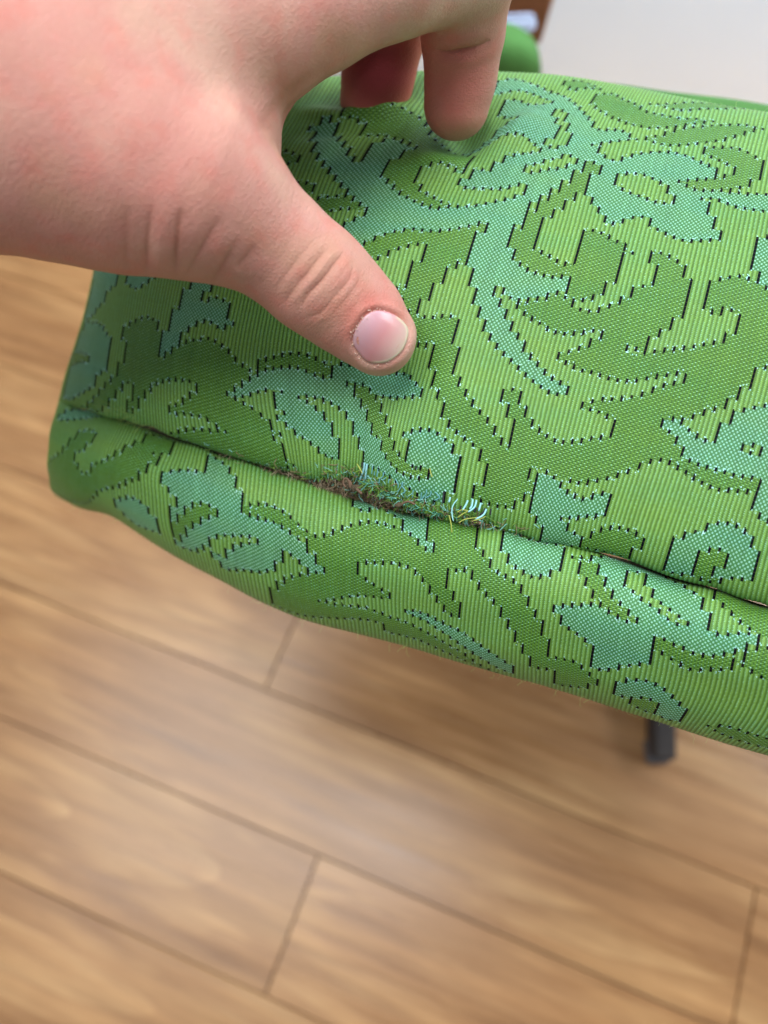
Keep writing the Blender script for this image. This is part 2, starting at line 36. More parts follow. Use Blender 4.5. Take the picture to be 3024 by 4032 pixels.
# woven motifs in fabric coordinates (thread-pair column, millimetres along the ribs); 0 ribbed ground, 1 pale weave, 2 leaf satin
TOP_MOTIFS=[[1,[[-21.52,127.23],[-19.62,130.28],[-17.15,128.04],[-15.42,126.47],[-13.59,125.0],[-11.64,123.51],[-9.78,121.18],[-7.65,117.59],[-6.56,115.4],[-5.39,112.23],[-4.27,112.29],[-2.22,113.64],[-1.18,112.59],[-0.39,110.68],[-2.43,108.6],[-3.56,107.93],[-4.54,106.07],[-3.53,103.24],[-2.48,101.89],[-1.39,101.5],[-0.33,103.86],[0.69,105.34],[1.62,106.33],[2.57,107.11],[4.53,108.12],[6.27,107.59],[7.26,106.87],[8.17,106.29],[9.22,105.45],[10.21,105.05],[9.8,101.19],[6.18,97.95],[7.02,97.54],[8.01,95.93],[8.96,96.42],[8.91,93.48],[9.96,93.19],[9.83,89.1],[10.83,88.8],[10.71,85.23],[11.73,84.56],[11.81,81.92],[10.75,81.41],[9.64,80.58],[8.69,79.67],[7.71,79.76],[6.8,80.65],[5.77,81.29],[4.88,82.0],[4.01,83.11],[3.87,85.37],[3.05,85.16],[1.84,83.99],[0.77,82.13],[-0.12,80.57],[-0.99,81.52],[-1.86,84.64],[-2.81,86.39],[-3.74,89.18],[-3.99,100.28],[-4.83,99.9],[-5.67,95.58],[-6.85,91.26],[-8.09,87.41],[-9.27,84.43],[-10.43,80.3],[-10.6,69.68],[-9.71,68.32],[-14.66,65.2],[-14.74,71.62],[-19.89,69.51],[-25.0,67.54],[-24.75,63.13],[-27.28,60.71],[-30.7,67.22],[-29.77,70.3],[-27.54,73.92],[-29.5,77.12],[-30.34,79.19],[-32.3,83.44],[-34.21,88.71],[-36.41,94.75],[-37.39,99.18],[-38.66,105.54],[-38.11,109.38],[-36.83,108.58],[-35.72,103.04],[-33.21,95.91],[-32.3,92.63],[-31.38,90.8],[-31.4,93.5],[-31.43,96.73],[-30.46,98.58],[-29.24,100.49],[-27.11,97.67],[-25.51,96.4],[-24.5,94.69],[-22.3,94.21],[-21.64,98.49],[-19.57,101.92],[-18.64,107.19]]],[0,[[-21.11,121.43],[-19.6,123.33],[-18.19,124.04],[-16.61,123.68],[-15.65,123.51],[-13.69,121.55],[-12.69,119.79],[-14.81,118.32],[-16.95,119.55],[-17.84,120.31],[-18.78,119.51],[-18.65,113.66],[-17.86,111.71],[-17.03,111.48],[-16.01,110.32],[-16.65,108.46],[-17.74,106.49],[-18.57,103.22],[-19.57,101.92],[-19.85,108.91],[-20.46,116.65]]],[0,[[-19.74,99.49],[-16.46,102.13],[-14.13,103.97],[-12.08,102.26],[-10.95,101.73],[-10.74,100.47],[-11.9,99.37],[-13.07,98.29],[-14.19,97.04],[-15.22,95.44],[-15.27,93.9],[-16.41,94.03],[-16.36,90.64],[-17.56,90.54],[-17.54,87.82],[-18.55,87.2],[-19.01,94.74],[-19.99,97.56]]],[0,[[-12.12,114.13],[-12.35,117.96],[-10.79,117.26],[-9.6,115.77],[-9.6,113.0],[-8.54,112.04],[-8.42,104.09],[-9.65,102.0],[-10.71,103.26],[-10.96,105.52],[-9.83,105.93],[-10.01,110.61],[-10.92,111.63],[-11.14,113.65]]],[0,[[-12.17,92.72],[-12.16,94.84],[-11.1,95.41],[-9.97,97.76],[-8.67,98.9],[-7.73,101.19],[-6.39,100.5],[-6.42,98.26],[-7.51,95.99],[-8.68,95.4],[-9.92,93.9],[-11.01,92.49]]],[2,[[-35.73,111.71],[-29.78,110.96],[-27.22,109.88],[-25.45,103.67],[-21.7,99.42],[-19.93,97.12],[-19.48,90.65],[-22.6,91.91],[-26.52,93.55],[-24.52,94.68],[-25.75,96.84],[-27.52,99.07],[-29.35,100.98],[-31.59,101.07],[-32.85,101.67],[-33.23,105.82],[-35.68,108.38]]],[2,[[-26.61,93.11],[-27.72,91.7],[-27.7,86.01],[-26.61,83.52],[-24.68,79.96],[-22.71,77.93],[-20.55,76.43],[-18.83,77.33],[-19.77,78.94],[-21.71,80.69],[-22.69,82.06],[-23.02,83.66],[-23.83,84.32],[-24.08,88.99],[-22.88,90.11],[-20.73,90.04],[-19.79,88.86],[-18.75,89.66],[-18.84,95.04],[-20.44,98.84],[-24.69,98.4],[-26.89,95.37]]],[0,[[-23.85,89.25],[-22.88,90.11],[-20.73,90.04],[-19.79,88.86],[-18.55,87.64],[-18.6,84.92],[-17.6,84.12],[-13.49,86.09],[-11.12,89.14],[-11.12,85.5],[-13.28,82.39],[-14.39,81.23],[-16.53,78.79],[-17.7,78.43],[-18.83,77.33],[-19.77,78.94],[-20.74,79.79],[-21.71,80.69],[-22.63,81.66],[-23.02,83.66],[-23.83,84.32]]],[0,[[-10.29,89.98],[-9.66,89.9],[-10.01,87.68],[-10.49,87.84]]],[2,[[-3.99,100.28],[-2.77,98.19],[-2.7,96.06],[-3.79,95.57],[-3.76,89.38],[-5.14,88.77],[-5.3,85.9],[-6.21,86.29],[-6.29,82.7],[-7.3,82.63],[-7.44,79.83],[-8.45,79.74],[-8.49,72.53],[-7.72,72.15],[-7.45,68.7],[-9.63,67.68],[-10.6,69.68],[-10.52,73.76],[-10.45,76.82],[-10.43,80.3],[-9.32,80.87],[-9.27,84.43],[-8.28,84.92],[-8.09,87.41],[-6.96,87.95],[-6.85,91.26],[-5.76,92.17],[-5.67,95.58],[-4.6,96.49],[-4.83,99.9]]],[0,[[-0.76,97.38],[0.3,98.11],[1.25,98.58],[2.42,98.11],[3.33,97.5],[4.26,96.5],[5.28,96.19],[5.21,93.65],[6.23,93.35],[6.23,90.91],[4.98,89.88],[4.03,90.4],[1.99,91.2],[1.05,91.55],[0.07,92.31],[-0.82,93.55]]],[2,[[-7.44,121.83],[-6.23,120.18],[-5.07,119.09],[-4.0,118.25],[-3.0,117.66],[-1.99,116.8],[-1.01,116.51],[0.05,116.01],[1.0,116.42],[1.92,117.01],[2.96,117.86],[3.93,118.52],[5.19,120.83],[6.37,122.24],[7.65,124.32],[6.06,124.39],[4.16,122.75],[1.3,123.16],[-0.26,123.04],[-1.07,125.58],[-2.78,126.42],[-3.98,126.99],[-5.73,129.3],[-7.94,127.07]]],[2,[[0.94,111.95],[1.63,110.8],[3.59,110.2],[5.51,111.65],[7.38,113.62],[8.44,114.83],[9.43,116.0],[10.37,117.97],[11.4,119.74],[12.4,122.09],[13.56,124.57],[11.87,125.3],[9.73,123.93],[7.69,121.98],[5.05,119.0],[3.77,116.99],[2.83,114.17]]],[2,[[-13.01,131.1],[-11.67,133.63],[-9.89,132.46],[-7.32,129.63],[-9.14,129.67],[-10.77,129.05],[-11.83,126.19]]],[2,[[0.11,126.97],[2.7,129.64],[4.48,132.27],[9.0,138.11],[12.0,138.11],[8.76,132.21],[5.97,129.53],[4.0,126.58],[2.01,127.02]]],[1,[[8.96,96.42],[10.19,97.04],[11.18,97.11],[13.39,97.59],[15.4,98.6],[17.01,98.8],[17.35,93.22],[15.22,92.93],[14.22,92.64],[13.23,92.96],[12.15,93.44],[11.13,93.97],[10.07,94.89],[9.18,93.62]]],[2,[[8.45,109.37],[8.49,112.47],[9.58,113.39],[11.54,114.29],[13.39,112.72],[14.47,111.28],[15.3,109.24],[14.53,103.65],[14.29,100.84],[13.24,99.87],[12.21,98.48],[11.15,97.52],[10.11,97.21],[8.0,95.93],[7.05,97.13],[6.24,98.41],[7.58,99.57],[10.31,101.45],[11.32,103.33],[12.36,104.8],[12.39,108.63],[11.38,106.63],[10.39,107.53],[9.45,108.47]]],[1,[[16.19,84.78],[16.18,74.77],[17.14,74.2],[17.06,71.34],[18.26,70.25],[19.83,70.42],[18.61,86.04]]],[2,[[-35.3,76.66],[-34.34,78.36],[-32.74,79.21],[-30.58,78.77],[-29.05,76.71],[-27.95,74.7],[-29.63,74.67],[-31.9,74.67],[-33.14,73.04],[-34.15,74.23]]],[2,[[-38.03,82.97],[-37.15,84.33],[-35.66,83.7],[-34.83,82.62],[-35.67,80.03],[-36.11,78.74]]],[2,[[-41.4,94.74],[-40.5,96.28],[-38.77,94.85],[-37.58,92.46],[-38.91,90.6],[-40.22,90.06]]],[1,[[-14.76,71.55],[-14.85,61.9],[-13.76,61.26],[-13.91,56.68],[-13.02,56.46],[-13.09,52.52],[-12.16,52.01],[-12.16,49.77],[-11.23,49.26],[-11.19,46.75],[-10.2,46.27],[-10.2,44.7],[-9.29,44.18],[-9.27,42.94],[-8.35,42.42],[-8.37,41.48],[-7.33,41.01],[-6.48,39.83],[-5.33,38.48],[-4.49,37.31],[-3.51,36.2],[-2.41,35.14],[-1.51,34.61],[0.25,35.05],[-0.26,36.94],[-1.47,37.8],[-2.46,38.46],[-3.4,39.9],[-4.35,41.35],[-5.36,42.16],[-5.34,43.1],[-6.39,43.58],[-6.38,45.76],[-7.3,46.31],[-7.32,47.56],[-8.37,48.04],[-8.33,49.96],[-9.33,51.1],[-9.29,53.03],[-10.23,52.6],[-10.1,54.92],[-8.67,54.92],[-7.94,55.89],[-5.71,57.49],[-4.71,58.55],[-3.89,59.87],[-2.53,60.42],[-2.42,63.12],[-3.82,64.24],[-4.55,63.26],[-6.66,63.05],[-8.84,64.48],[-9.8,66.45],[-10.62,69.61],[-10.79,76.96]]],[0,[[-10.95,59.44],[-11.13,55.74],[-10.1,54.92],[-8.67,54.92],[-9.58,56.46],[-10.13,57.51]]],[2,[[-3.5,77.68],[-1.16,78.32],[-0.24,77.6],[0.61,76.11],[1.64,76.21],[1.56,73.59],[2.51,73.66],[2.24,64.42],[1.16,64.29],[1.15,61.28],[0.22,60.4],[0.11,58.89],[-0.84,58.82],[-1.96,57.71],[-2.5,58.79],[-3.11,59.2],[-2.55,60.41],[-2.51,63.09],[-3.66,63.97],[-4.56,63.26],[-6.67,63.05],[-7.67,64.32],[-8.84,64.48],[-9.8,66.45],[-10.62,69.61],[-10.67,74.75],[-8.48,75.83],[-8.65,72.39],[-7.59,69.61],[-5.44,68.41],[-4.72,66.96],[-3.2,67.95]]],[2,[[-8.58,55.29],[-7.47,55.45],[-5.65,56.86],[-4.72,58.55],[-3.85,59.56],[-3.11,59.2],[-1.96,57.71],[-1.52,56.28],[0.33,55.76],[1.23,57.41],[2.31,58.68],[3.37,60.11],[3.5,61.47],[4.43,62.21],[4.51,64.75],[5.52,65.38],[5.73,71.56],[4.68,71.07],[4.68,73.96],[5.66,75.16],[6.66,74.72],[7.54,74.05],[8.47,72.85],[9.39,71.85],[9.38,69.02],[10.46,69.17],[10.05,58.35],[8.86,57.99],[8.92,55.0],[7.89,54.55],[7.83,52.65],[6.74,52.18],[6.82,48.18],[5.82,48.06],[5.7,50.17],[4.76,47.91],[2.45,46.93],[-0.08,46.49],[0.89,47.51],[1.02,49.27],[2.1,49.88],[1.92,51.99],[1.01,51.61],[-0.02,50.56],[-1.96,49.46],[-3.02,49.18],[-4.08,49.85],[-5.99,51.59],[-7.08,52.4]]],[2,[[-2.42,43.9],[-1.15,45.13],[-0.08,46.49],[2.31,48.11],[4.76,47.91],[5.82,48.06],[6.83,48.03],[7.85,49.09],[9.99,50.54],[12.24,52.25],[13.39,53.41],[14.57,54.34],[14.59,56.62],[15.75,57.04],[15.83,62.65],[14.48,61.5],[14.69,64.04],[13.59,60.91],[12.43,61.67],[11.52,62.56],[11.73,68.72],[13.79,71.44],[14.9,72.52],[15.87,72.12],[17.25,71.44],[18.26,70.25],[20.07,67.85],[21.69,53.06],[19.2,50.16],[19.37,45.49],[18.08,45.05],[18.06,42.08],[16.96,41.76],[17.02,39.72],[14.91,37.4],[13.93,35.71],[11.64,33.72],[10.57,32.63],[11.68,31.38],[12.63,30.37],[6.51,26.42],[6.5,30.54],[5.4,31.55],[4.5,32.05],[3.41,32.48],[2.38,32.35],[2.43,34.16],[3.47,35.2],[5.52,36.23],[6.65,37.01],[7.64,38.19],[8.68,39.55],[9.78,41.53],[10.85,42.62],[12.01,43.14],[12.06,45.89],[9.75,43.79],[7.42,41.87],[6.52,41.02],[4.6,40.65],[2.71,41.07],[0.67,41.58],[-1.09,42.39]]],[1,[[18.2,38.88],[19.18,40.62],[20.36,41.9],[22.82,43.94],[25.39,26.49],[23.2,26.53],[21.99,26.33],[17.77,25.34],[15.7,25.83],[13.74,26.22],[13.65,28.78],[12.7,28.89],[12.6,30.6],[11.65,31.61],[10.54,32.87],[11.61,33.95],[12.75,34.49],[13.8,32.66],[14.85,31.88],[15.87,31.27],[17.09,31.25],[17.25,35.99],[18.28,36.3]]],[0,[[19.83,32.04],[21.13,33.42],[22.29,33.85],[22.36,31.63],[21.07,31.1],[19.99,31.0]]],[1,[[23.36,27.2],[23.14,20.14],[24.03,19.62],[23.77,18.63],[24.92,18.0],[26.49,18.97],[25.11,28.26]]],[2,[[6.43,31.05],[6.41,30.16],[6.46,27.82],[5.31,27.03],[3.17,25.24],[1.21,23.82],[0.22,23.69],[-1.88,25.37],[-2.8,25.86],[-3.73,28.44],[-3.71,30.24],[-4.58,30.47],[-4.57,32.89],[-5.67,33.93],[-6.61,33.52],[-6.67,30.17],[-5.6,29.43],[-5.77,26.96],[-4.71,26.23],[-4.9,21.13],[-5.96,19.63],[-8.02,15.61],[-7.01,15.19],[-7.08,9.84],[-8.01,9.39],[-8.15,6.61],[-6.17,5.76],[-3.64,6.06],[-2.66,7.13],[-2.41,9.33],[-1.44,10.36],[-1.55,16.44],[-0.18,16.31],[1.69,15.8],[2.93,15.55],[3.96,15.56],[6.01,16.88],[6.97,18.02],[8.11,19.24],[9.28,20.63],[10.31,22.83],[11.44,24.37],[12.58,24.91],[13.67,23.88],[14.73,23.21],[16.73,22.07],[18.71,21.41],[20.82,22.5],[22.7,23.72],[23.07,26.46],[21.99,26.33],[19.87,25.67],[17.77,25.34],[15.7,25.83],[13.74,26.22],[13.65,28.78],[12.57,28.83],[12.6,30.6],[11.65,31.61],[10.54,32.87],[8.38,32.79]]],[2,[[-28.23,62.74],[-26.95,63.9],[-25.98,66.4],[-24.97,67.29],[-23.86,68.54],[-22.82,69.19],[-20.88,69.3],[-18.89,69.97],[-17.82,70.85],[-16.83,72.07],[-15.67,73.03],[-14.77,75.0],[-13.63,75.2],[-13.51,71.89],[-14.7,71.65],[-14.85,61.9],[-15.88,63.27],[-16.09,60.25],[-17.21,60.02],[-17.25,55.62],[-18.28,55.75],[-18.23,50.47],[-19.28,50.57],[-19.27,46.63],[-18.28,46.52],[-17.13,46.36],[-16.23,47.51],[-15.28,48.18],[-14.23,47.94],[-14.38,41.37],[-13.48,41.21],[-13.49,37.47],[-12.56,37.02],[-12.57,34.24],[-11.57,33.67],[-11.68,31.62],[-10.71,31.18],[-10.74,29.5],[-9.8,29.19],[-9.77,27.55],[-8.84,27.23],[-8.89,26.31],[-7.88,25.87],[-7.97,24.63],[-6.88,24.23],[-6.91,23.06],[-6.04,21.35],[-8.01,18.69],[-8.08,17.95],[-11.22,21.04],[-11.65,22.58],[-12.43,23.38],[-13.43,24.65],[-13.46,27.35],[-14.4,27.74],[-14.3,29.94],[-15.32,30.27],[-15.13,34.09],[-16.25,34.36],[-16.16,40.69],[-17.2,39.77],[-18.11,38.27],[-19.95,45.94],[-21.96,50.98],[-21.86,52.71],[-20.99,52.75],[-20.93,59.97],[-19.88,60.78],[-20.14,66.01],[-20.95,65.13],[-22.01,64.54],[-23.11,63.1],[-24.01,61.78],[-24.98,59.79],[-26.01,58.94],[-28.15,62.02]]],[2,[[-15.43,31.93],[-14.39,29.76],[-14.35,27.64],[-13.42,27.25],[-13.42,24.83],[-12.49,24.12],[-11.65,21.56],[-10.79,21.1],[-9.81,20.09],[-8.96,19.01],[-7.98,17.99],[-8.03,15.62],[-5.93,19.21],[-5.95,21.56],[-7.01,22.27],[-6.93,24.38],[-7.94,24.67],[-7.93,26.02],[-8.86,26.34],[-8.89,27.37],[-9.81,27.55],[-9.84,29.2],[-10.71,29.54],[-10.83,31.3],[-11.7,31.48],[-11.77,33.89]]],[1,[[16.29,8.59],[17.41,9.32],[17.53,11.11],[18.52,11.78],[18.61,12.96],[19.52,14.14],[20.6,15.15],[21.63,15.57],[22.64,15.15],[23.55,14.39],[24.47,13.36],[24.27,11.86],[25.11,11.32],[24.62,4.85],[23.65,4.43],[22.71,3.72],[21.87,2.08],[19.91,0.85],[19.16,1.68],[16.61,0.17],[16.04,0.48]]],[2,[[19.24,7.46],[20.4,9.15],[21.32,9.25],[22.18,8.75],[22.05,5.82],[20.9,4.66],[21.79,1.67],[19.95,0.39],[19.13,1.99]]],[2,[[6.74,3.4],[6.71,4.92],[7.8,5.74],[8.87,7.14],[10.0,7.84],[11.06,7.93],[12.02,7.11],[12.94,6.58],[12.97,3.91],[11.78,3.23],[11.87,-0.53],[5.84,0.16],[5.52,3.43]]],[1,[[-1.09,15.28],[-0.14,16.12],[0.83,15.66],[1.8,15.07],[1.81,13.91],[2.95,13.25],[3.85,12.18],[5.04,12.12],[6.07,13.15],[7.01,15.01],[8.0,14.59],[7.85,9.89],[6.68,8.77],[4.32,7.26],[3.11,7.16],[3.94,5.14],[4.22,4.05],[1.19,3.24],[0.47,4.14],[-0.69,6.33]]],[1,[[4.06,5.5],[4.37,4.12],[5.49,3.73],[5.66,0.52],[4.19,-1.27],[1.33,-1.89],[0.98,3.76]]],[1,[[-41.37,17.89],[-39.86,20.85],[-38.58,22.55],[-38.5,24.1],[-37.17,25.55],[-37.05,27.6],[-34.86,28.36],[-33.72,28.98],[-31.7,28.99],[-29.88,27.16],[-28.07,26.26],[-27.3,31.49],[-23.45,29.01],[-18.55,32.0],[-17.28,30.0],[-17.93,25.86],[-20.99,24.19],[-22.02,23.3],[-17.3,6.73],[-23.0,5.05],[-27.2,5.5],[-28.24,5.6],[-29.34,6.53],[-30.34,8.59],[-31.17,9.81],[-32.13,10.64],[-33.12,11.87],[-33.85,13.76],[-34.76,14.58],[-34.25,17.49],[-35.2,17.82],[-34.45,22.59],[-35.63,22.53],[-36.83,21.56],[-38.02,20.01],[-40.11,18.01]]],[0,[[-31.95,21.85],[-30.78,21.65],[-29.9,21.22],[-28.11,20.18],[-27.11,18.81],[-26.21,17.79],[-26.39,15.87],[-25.24,15.59],[-25.47,12.69],[-24.24,11.91],[-24.45,8.96],[-23.03,8.77],[-23.22,4.93],[-27.19,5.17],[-27.19,11.02],[-28.23,11.59],[-27.91,14.79],[-28.88,15.23],[-28.58,16.98],[-29.56,17.89],[-30.28,19.13],[-31.06,20.03]]],[2,[[-25.82,25.5],[-24.73,25.72],[-23.39,25.19],[-21.89,24.0],[-22.12,22.3],[-21.18,22.2],[-21.19,20.32],[-20.32,19.62],[-20.35,18.06],[-19.2,17.0],[-19.14,14.9],[-17.85,14.31],[-17.82,12.5],[-15.89,11.46],[-14.43,11.22],[-14.31,9.78],[-16.02,9.25],[-18.78,9.92],[-20.26,11.31],[-20.47,13.34],[-21.6,13.53],[-21.88,15.55],[-22.69,16.67],[-22.62,18.59],[-23.62,19.4],[-23.53,21.33],[-24.6,21.92],[-24.98,23.74]]],[1,[[-16.54,17.81],[-15.5,19.25],[-13.59,20.23],[-12.65,19.4],[-11.73,18.55],[-10.88,17.5],[-10.97,15.68],[-10.03,15.55],[-10.13,7.14],[-11.02,6.37],[-11.03,3.88],[-13.46,2.36],[-14.3,4.73],[-16.08,5.03],[-19.52,5.74],[-19.75,8.72],[-19.23,10.37],[-17.86,11.4],[-16.32,11.02]]],[2,[[-19.46,10.5],[-20.15,12.79],[-18.18,12.39],[-17.68,11.54],[-15.45,10.71],[-14.32,10.23],[-13.38,11.1],[-13.02,10.11],[-13.46,8.34],[-14.59,7.63],[-16.59,7.76],[-17.8,8.68]]],[1,[[-26.61,29.58],[-21.86,28.75],[-18.78,31.84],[-17.56,30.12],[-16.42,28.98],[-16.46,26.81],[-17.7,26.0],[-18.8,24.95],[-20.89,23.93],[-22.32,23.44],[-23.32,25.21],[-24.97,25.33]]],[2,[[-36.95,29.65],[-35.48,30.89],[-34.4,31.79],[-33.19,32.55],[-32.15,32.97],[-31.19,32.96],[-30.31,32.35],[-29.42,31.08],[-28.48,30.13],[-28.08,26.91],[-28.94,26.94],[-29.88,27.49],[-30.82,28.25],[-31.7,28.99],[-32.63,29.19],[-33.72,28.98],[-34.86,28.36],[-36.09,27.3],[-37.03,26.94]]],[1,[[-48.78,43.54],[-47.86,48.16],[-46.55,49.5],[-44.87,48.76],[-44.77,46.18],[-45.75,45.34],[-45.58,42.06],[-44.57,44.24],[-43.54,44.38],[-42.46,43.99],[-41.58,43.69],[-41.48,37.66],[-42.49,35.71],[-43.47,36.96],[-44.5,37.2],[-45.62,36.32],[-46.78,34.03],[-47.85,31.22],[-47.73,28.35],[-48.86,26.44],[-50.1,23.76],[-51.22,21.71],[-51.0,30.4],[-49.64,32.54],[-49.68,38.19],[-48.5,39.11]]],[1,[[-66.97,48.07],[-61.36,47.85],[-61.4,41.97],[-62.86,39.54],[-62.8,37.06],[-64.4,34.16],[-65.81,30.92],[-67.85,28.45],[-69.49,31.18],[-68.92,40.94],[-70.5,48.18]]],[1,[[-59.53,48.22],[-59.1,50.81],[-54.23,51.89],[-54.01,49.93],[-54.41,46.6],[-55.47,44.29],[-56.51,42.39],[-58.12,42.36],[-59.21,44.55]]],[1,[[-67.68,28.06],[-63.81,28.95],[-62.47,28.52],[-61.36,26.44],[-60.48,25.54],[-60.15,15.02],[-61.48,13.29],[-61.58,10.86],[-62.51,8.46],[-63.85,6.28],[-66.66,2.26],[-68.98,2.21],[-69.03,16.02],[-69.42,22.09]]],[2,[[-70.8,16.74],[-68.66,18.09],[-65.37,17.96],[-63.77,18.04],[-63.82,16.02],[-66.68,15.2],[-68.83,12.79]]],[2,[[-58.05,25.23],[-58.24,28.69],[-56.17,32.18],[-54.23,34.12],[-52.22,33.48],[-52.21,31.0],[-51.0,30.4],[-51.12,21.76],[-52.26,19.16],[-49.9,23.86],[-48.86,26.44],[-47.73,28.35],[-46.63,30.08],[-44.51,32.3],[-42.67,31.88],[-40.88,30.61],[-39.99,28.32],[-38.7,26.93],[-38.16,27.12],[-37.18,25.55],[-38.58,23.23],[-38.75,22.14],[-39.87,20.51],[-41.21,18.0],[-40.28,17.92],[-38.5,16.79],[-36.85,14.84],[-36.06,13.58],[-36.38,11.79],[-35.37,11.27],[-35.64,8.52],[-34.55,8.32],[-34.83,3.84],[-34.29,2.29],[-35.61,0.06],[-39.81,-1.1],[-43.82,-3.49],[-49.14,0.1],[-46.86,4.32],[-44.18,5.81],[-42.45,7.21],[-43.04,8.51],[-44.68,9.35],[-46.5,8.84],[-49.28,7.02],[-49.13,8.98],[-47.03,11.87],[-45.84,15.21],[-44.71,17.05],[-44.61,19.22],[-47.44,18.22],[-49.51,16.77],[-51.77,13.67],[-53.78,8.46],[-55.0,3.46],[-56.46,2.09],[-55.47,7.55],[-55.17,12.68],[-56.17,13.33],[-58.63,5.86],[-61.07,-0.97],[-63.6,0.22],[-60.11,9.52],[-57.98,14.8],[-57.77,17.59],[-56.95,19.09],[-57.1,24.81]]]]
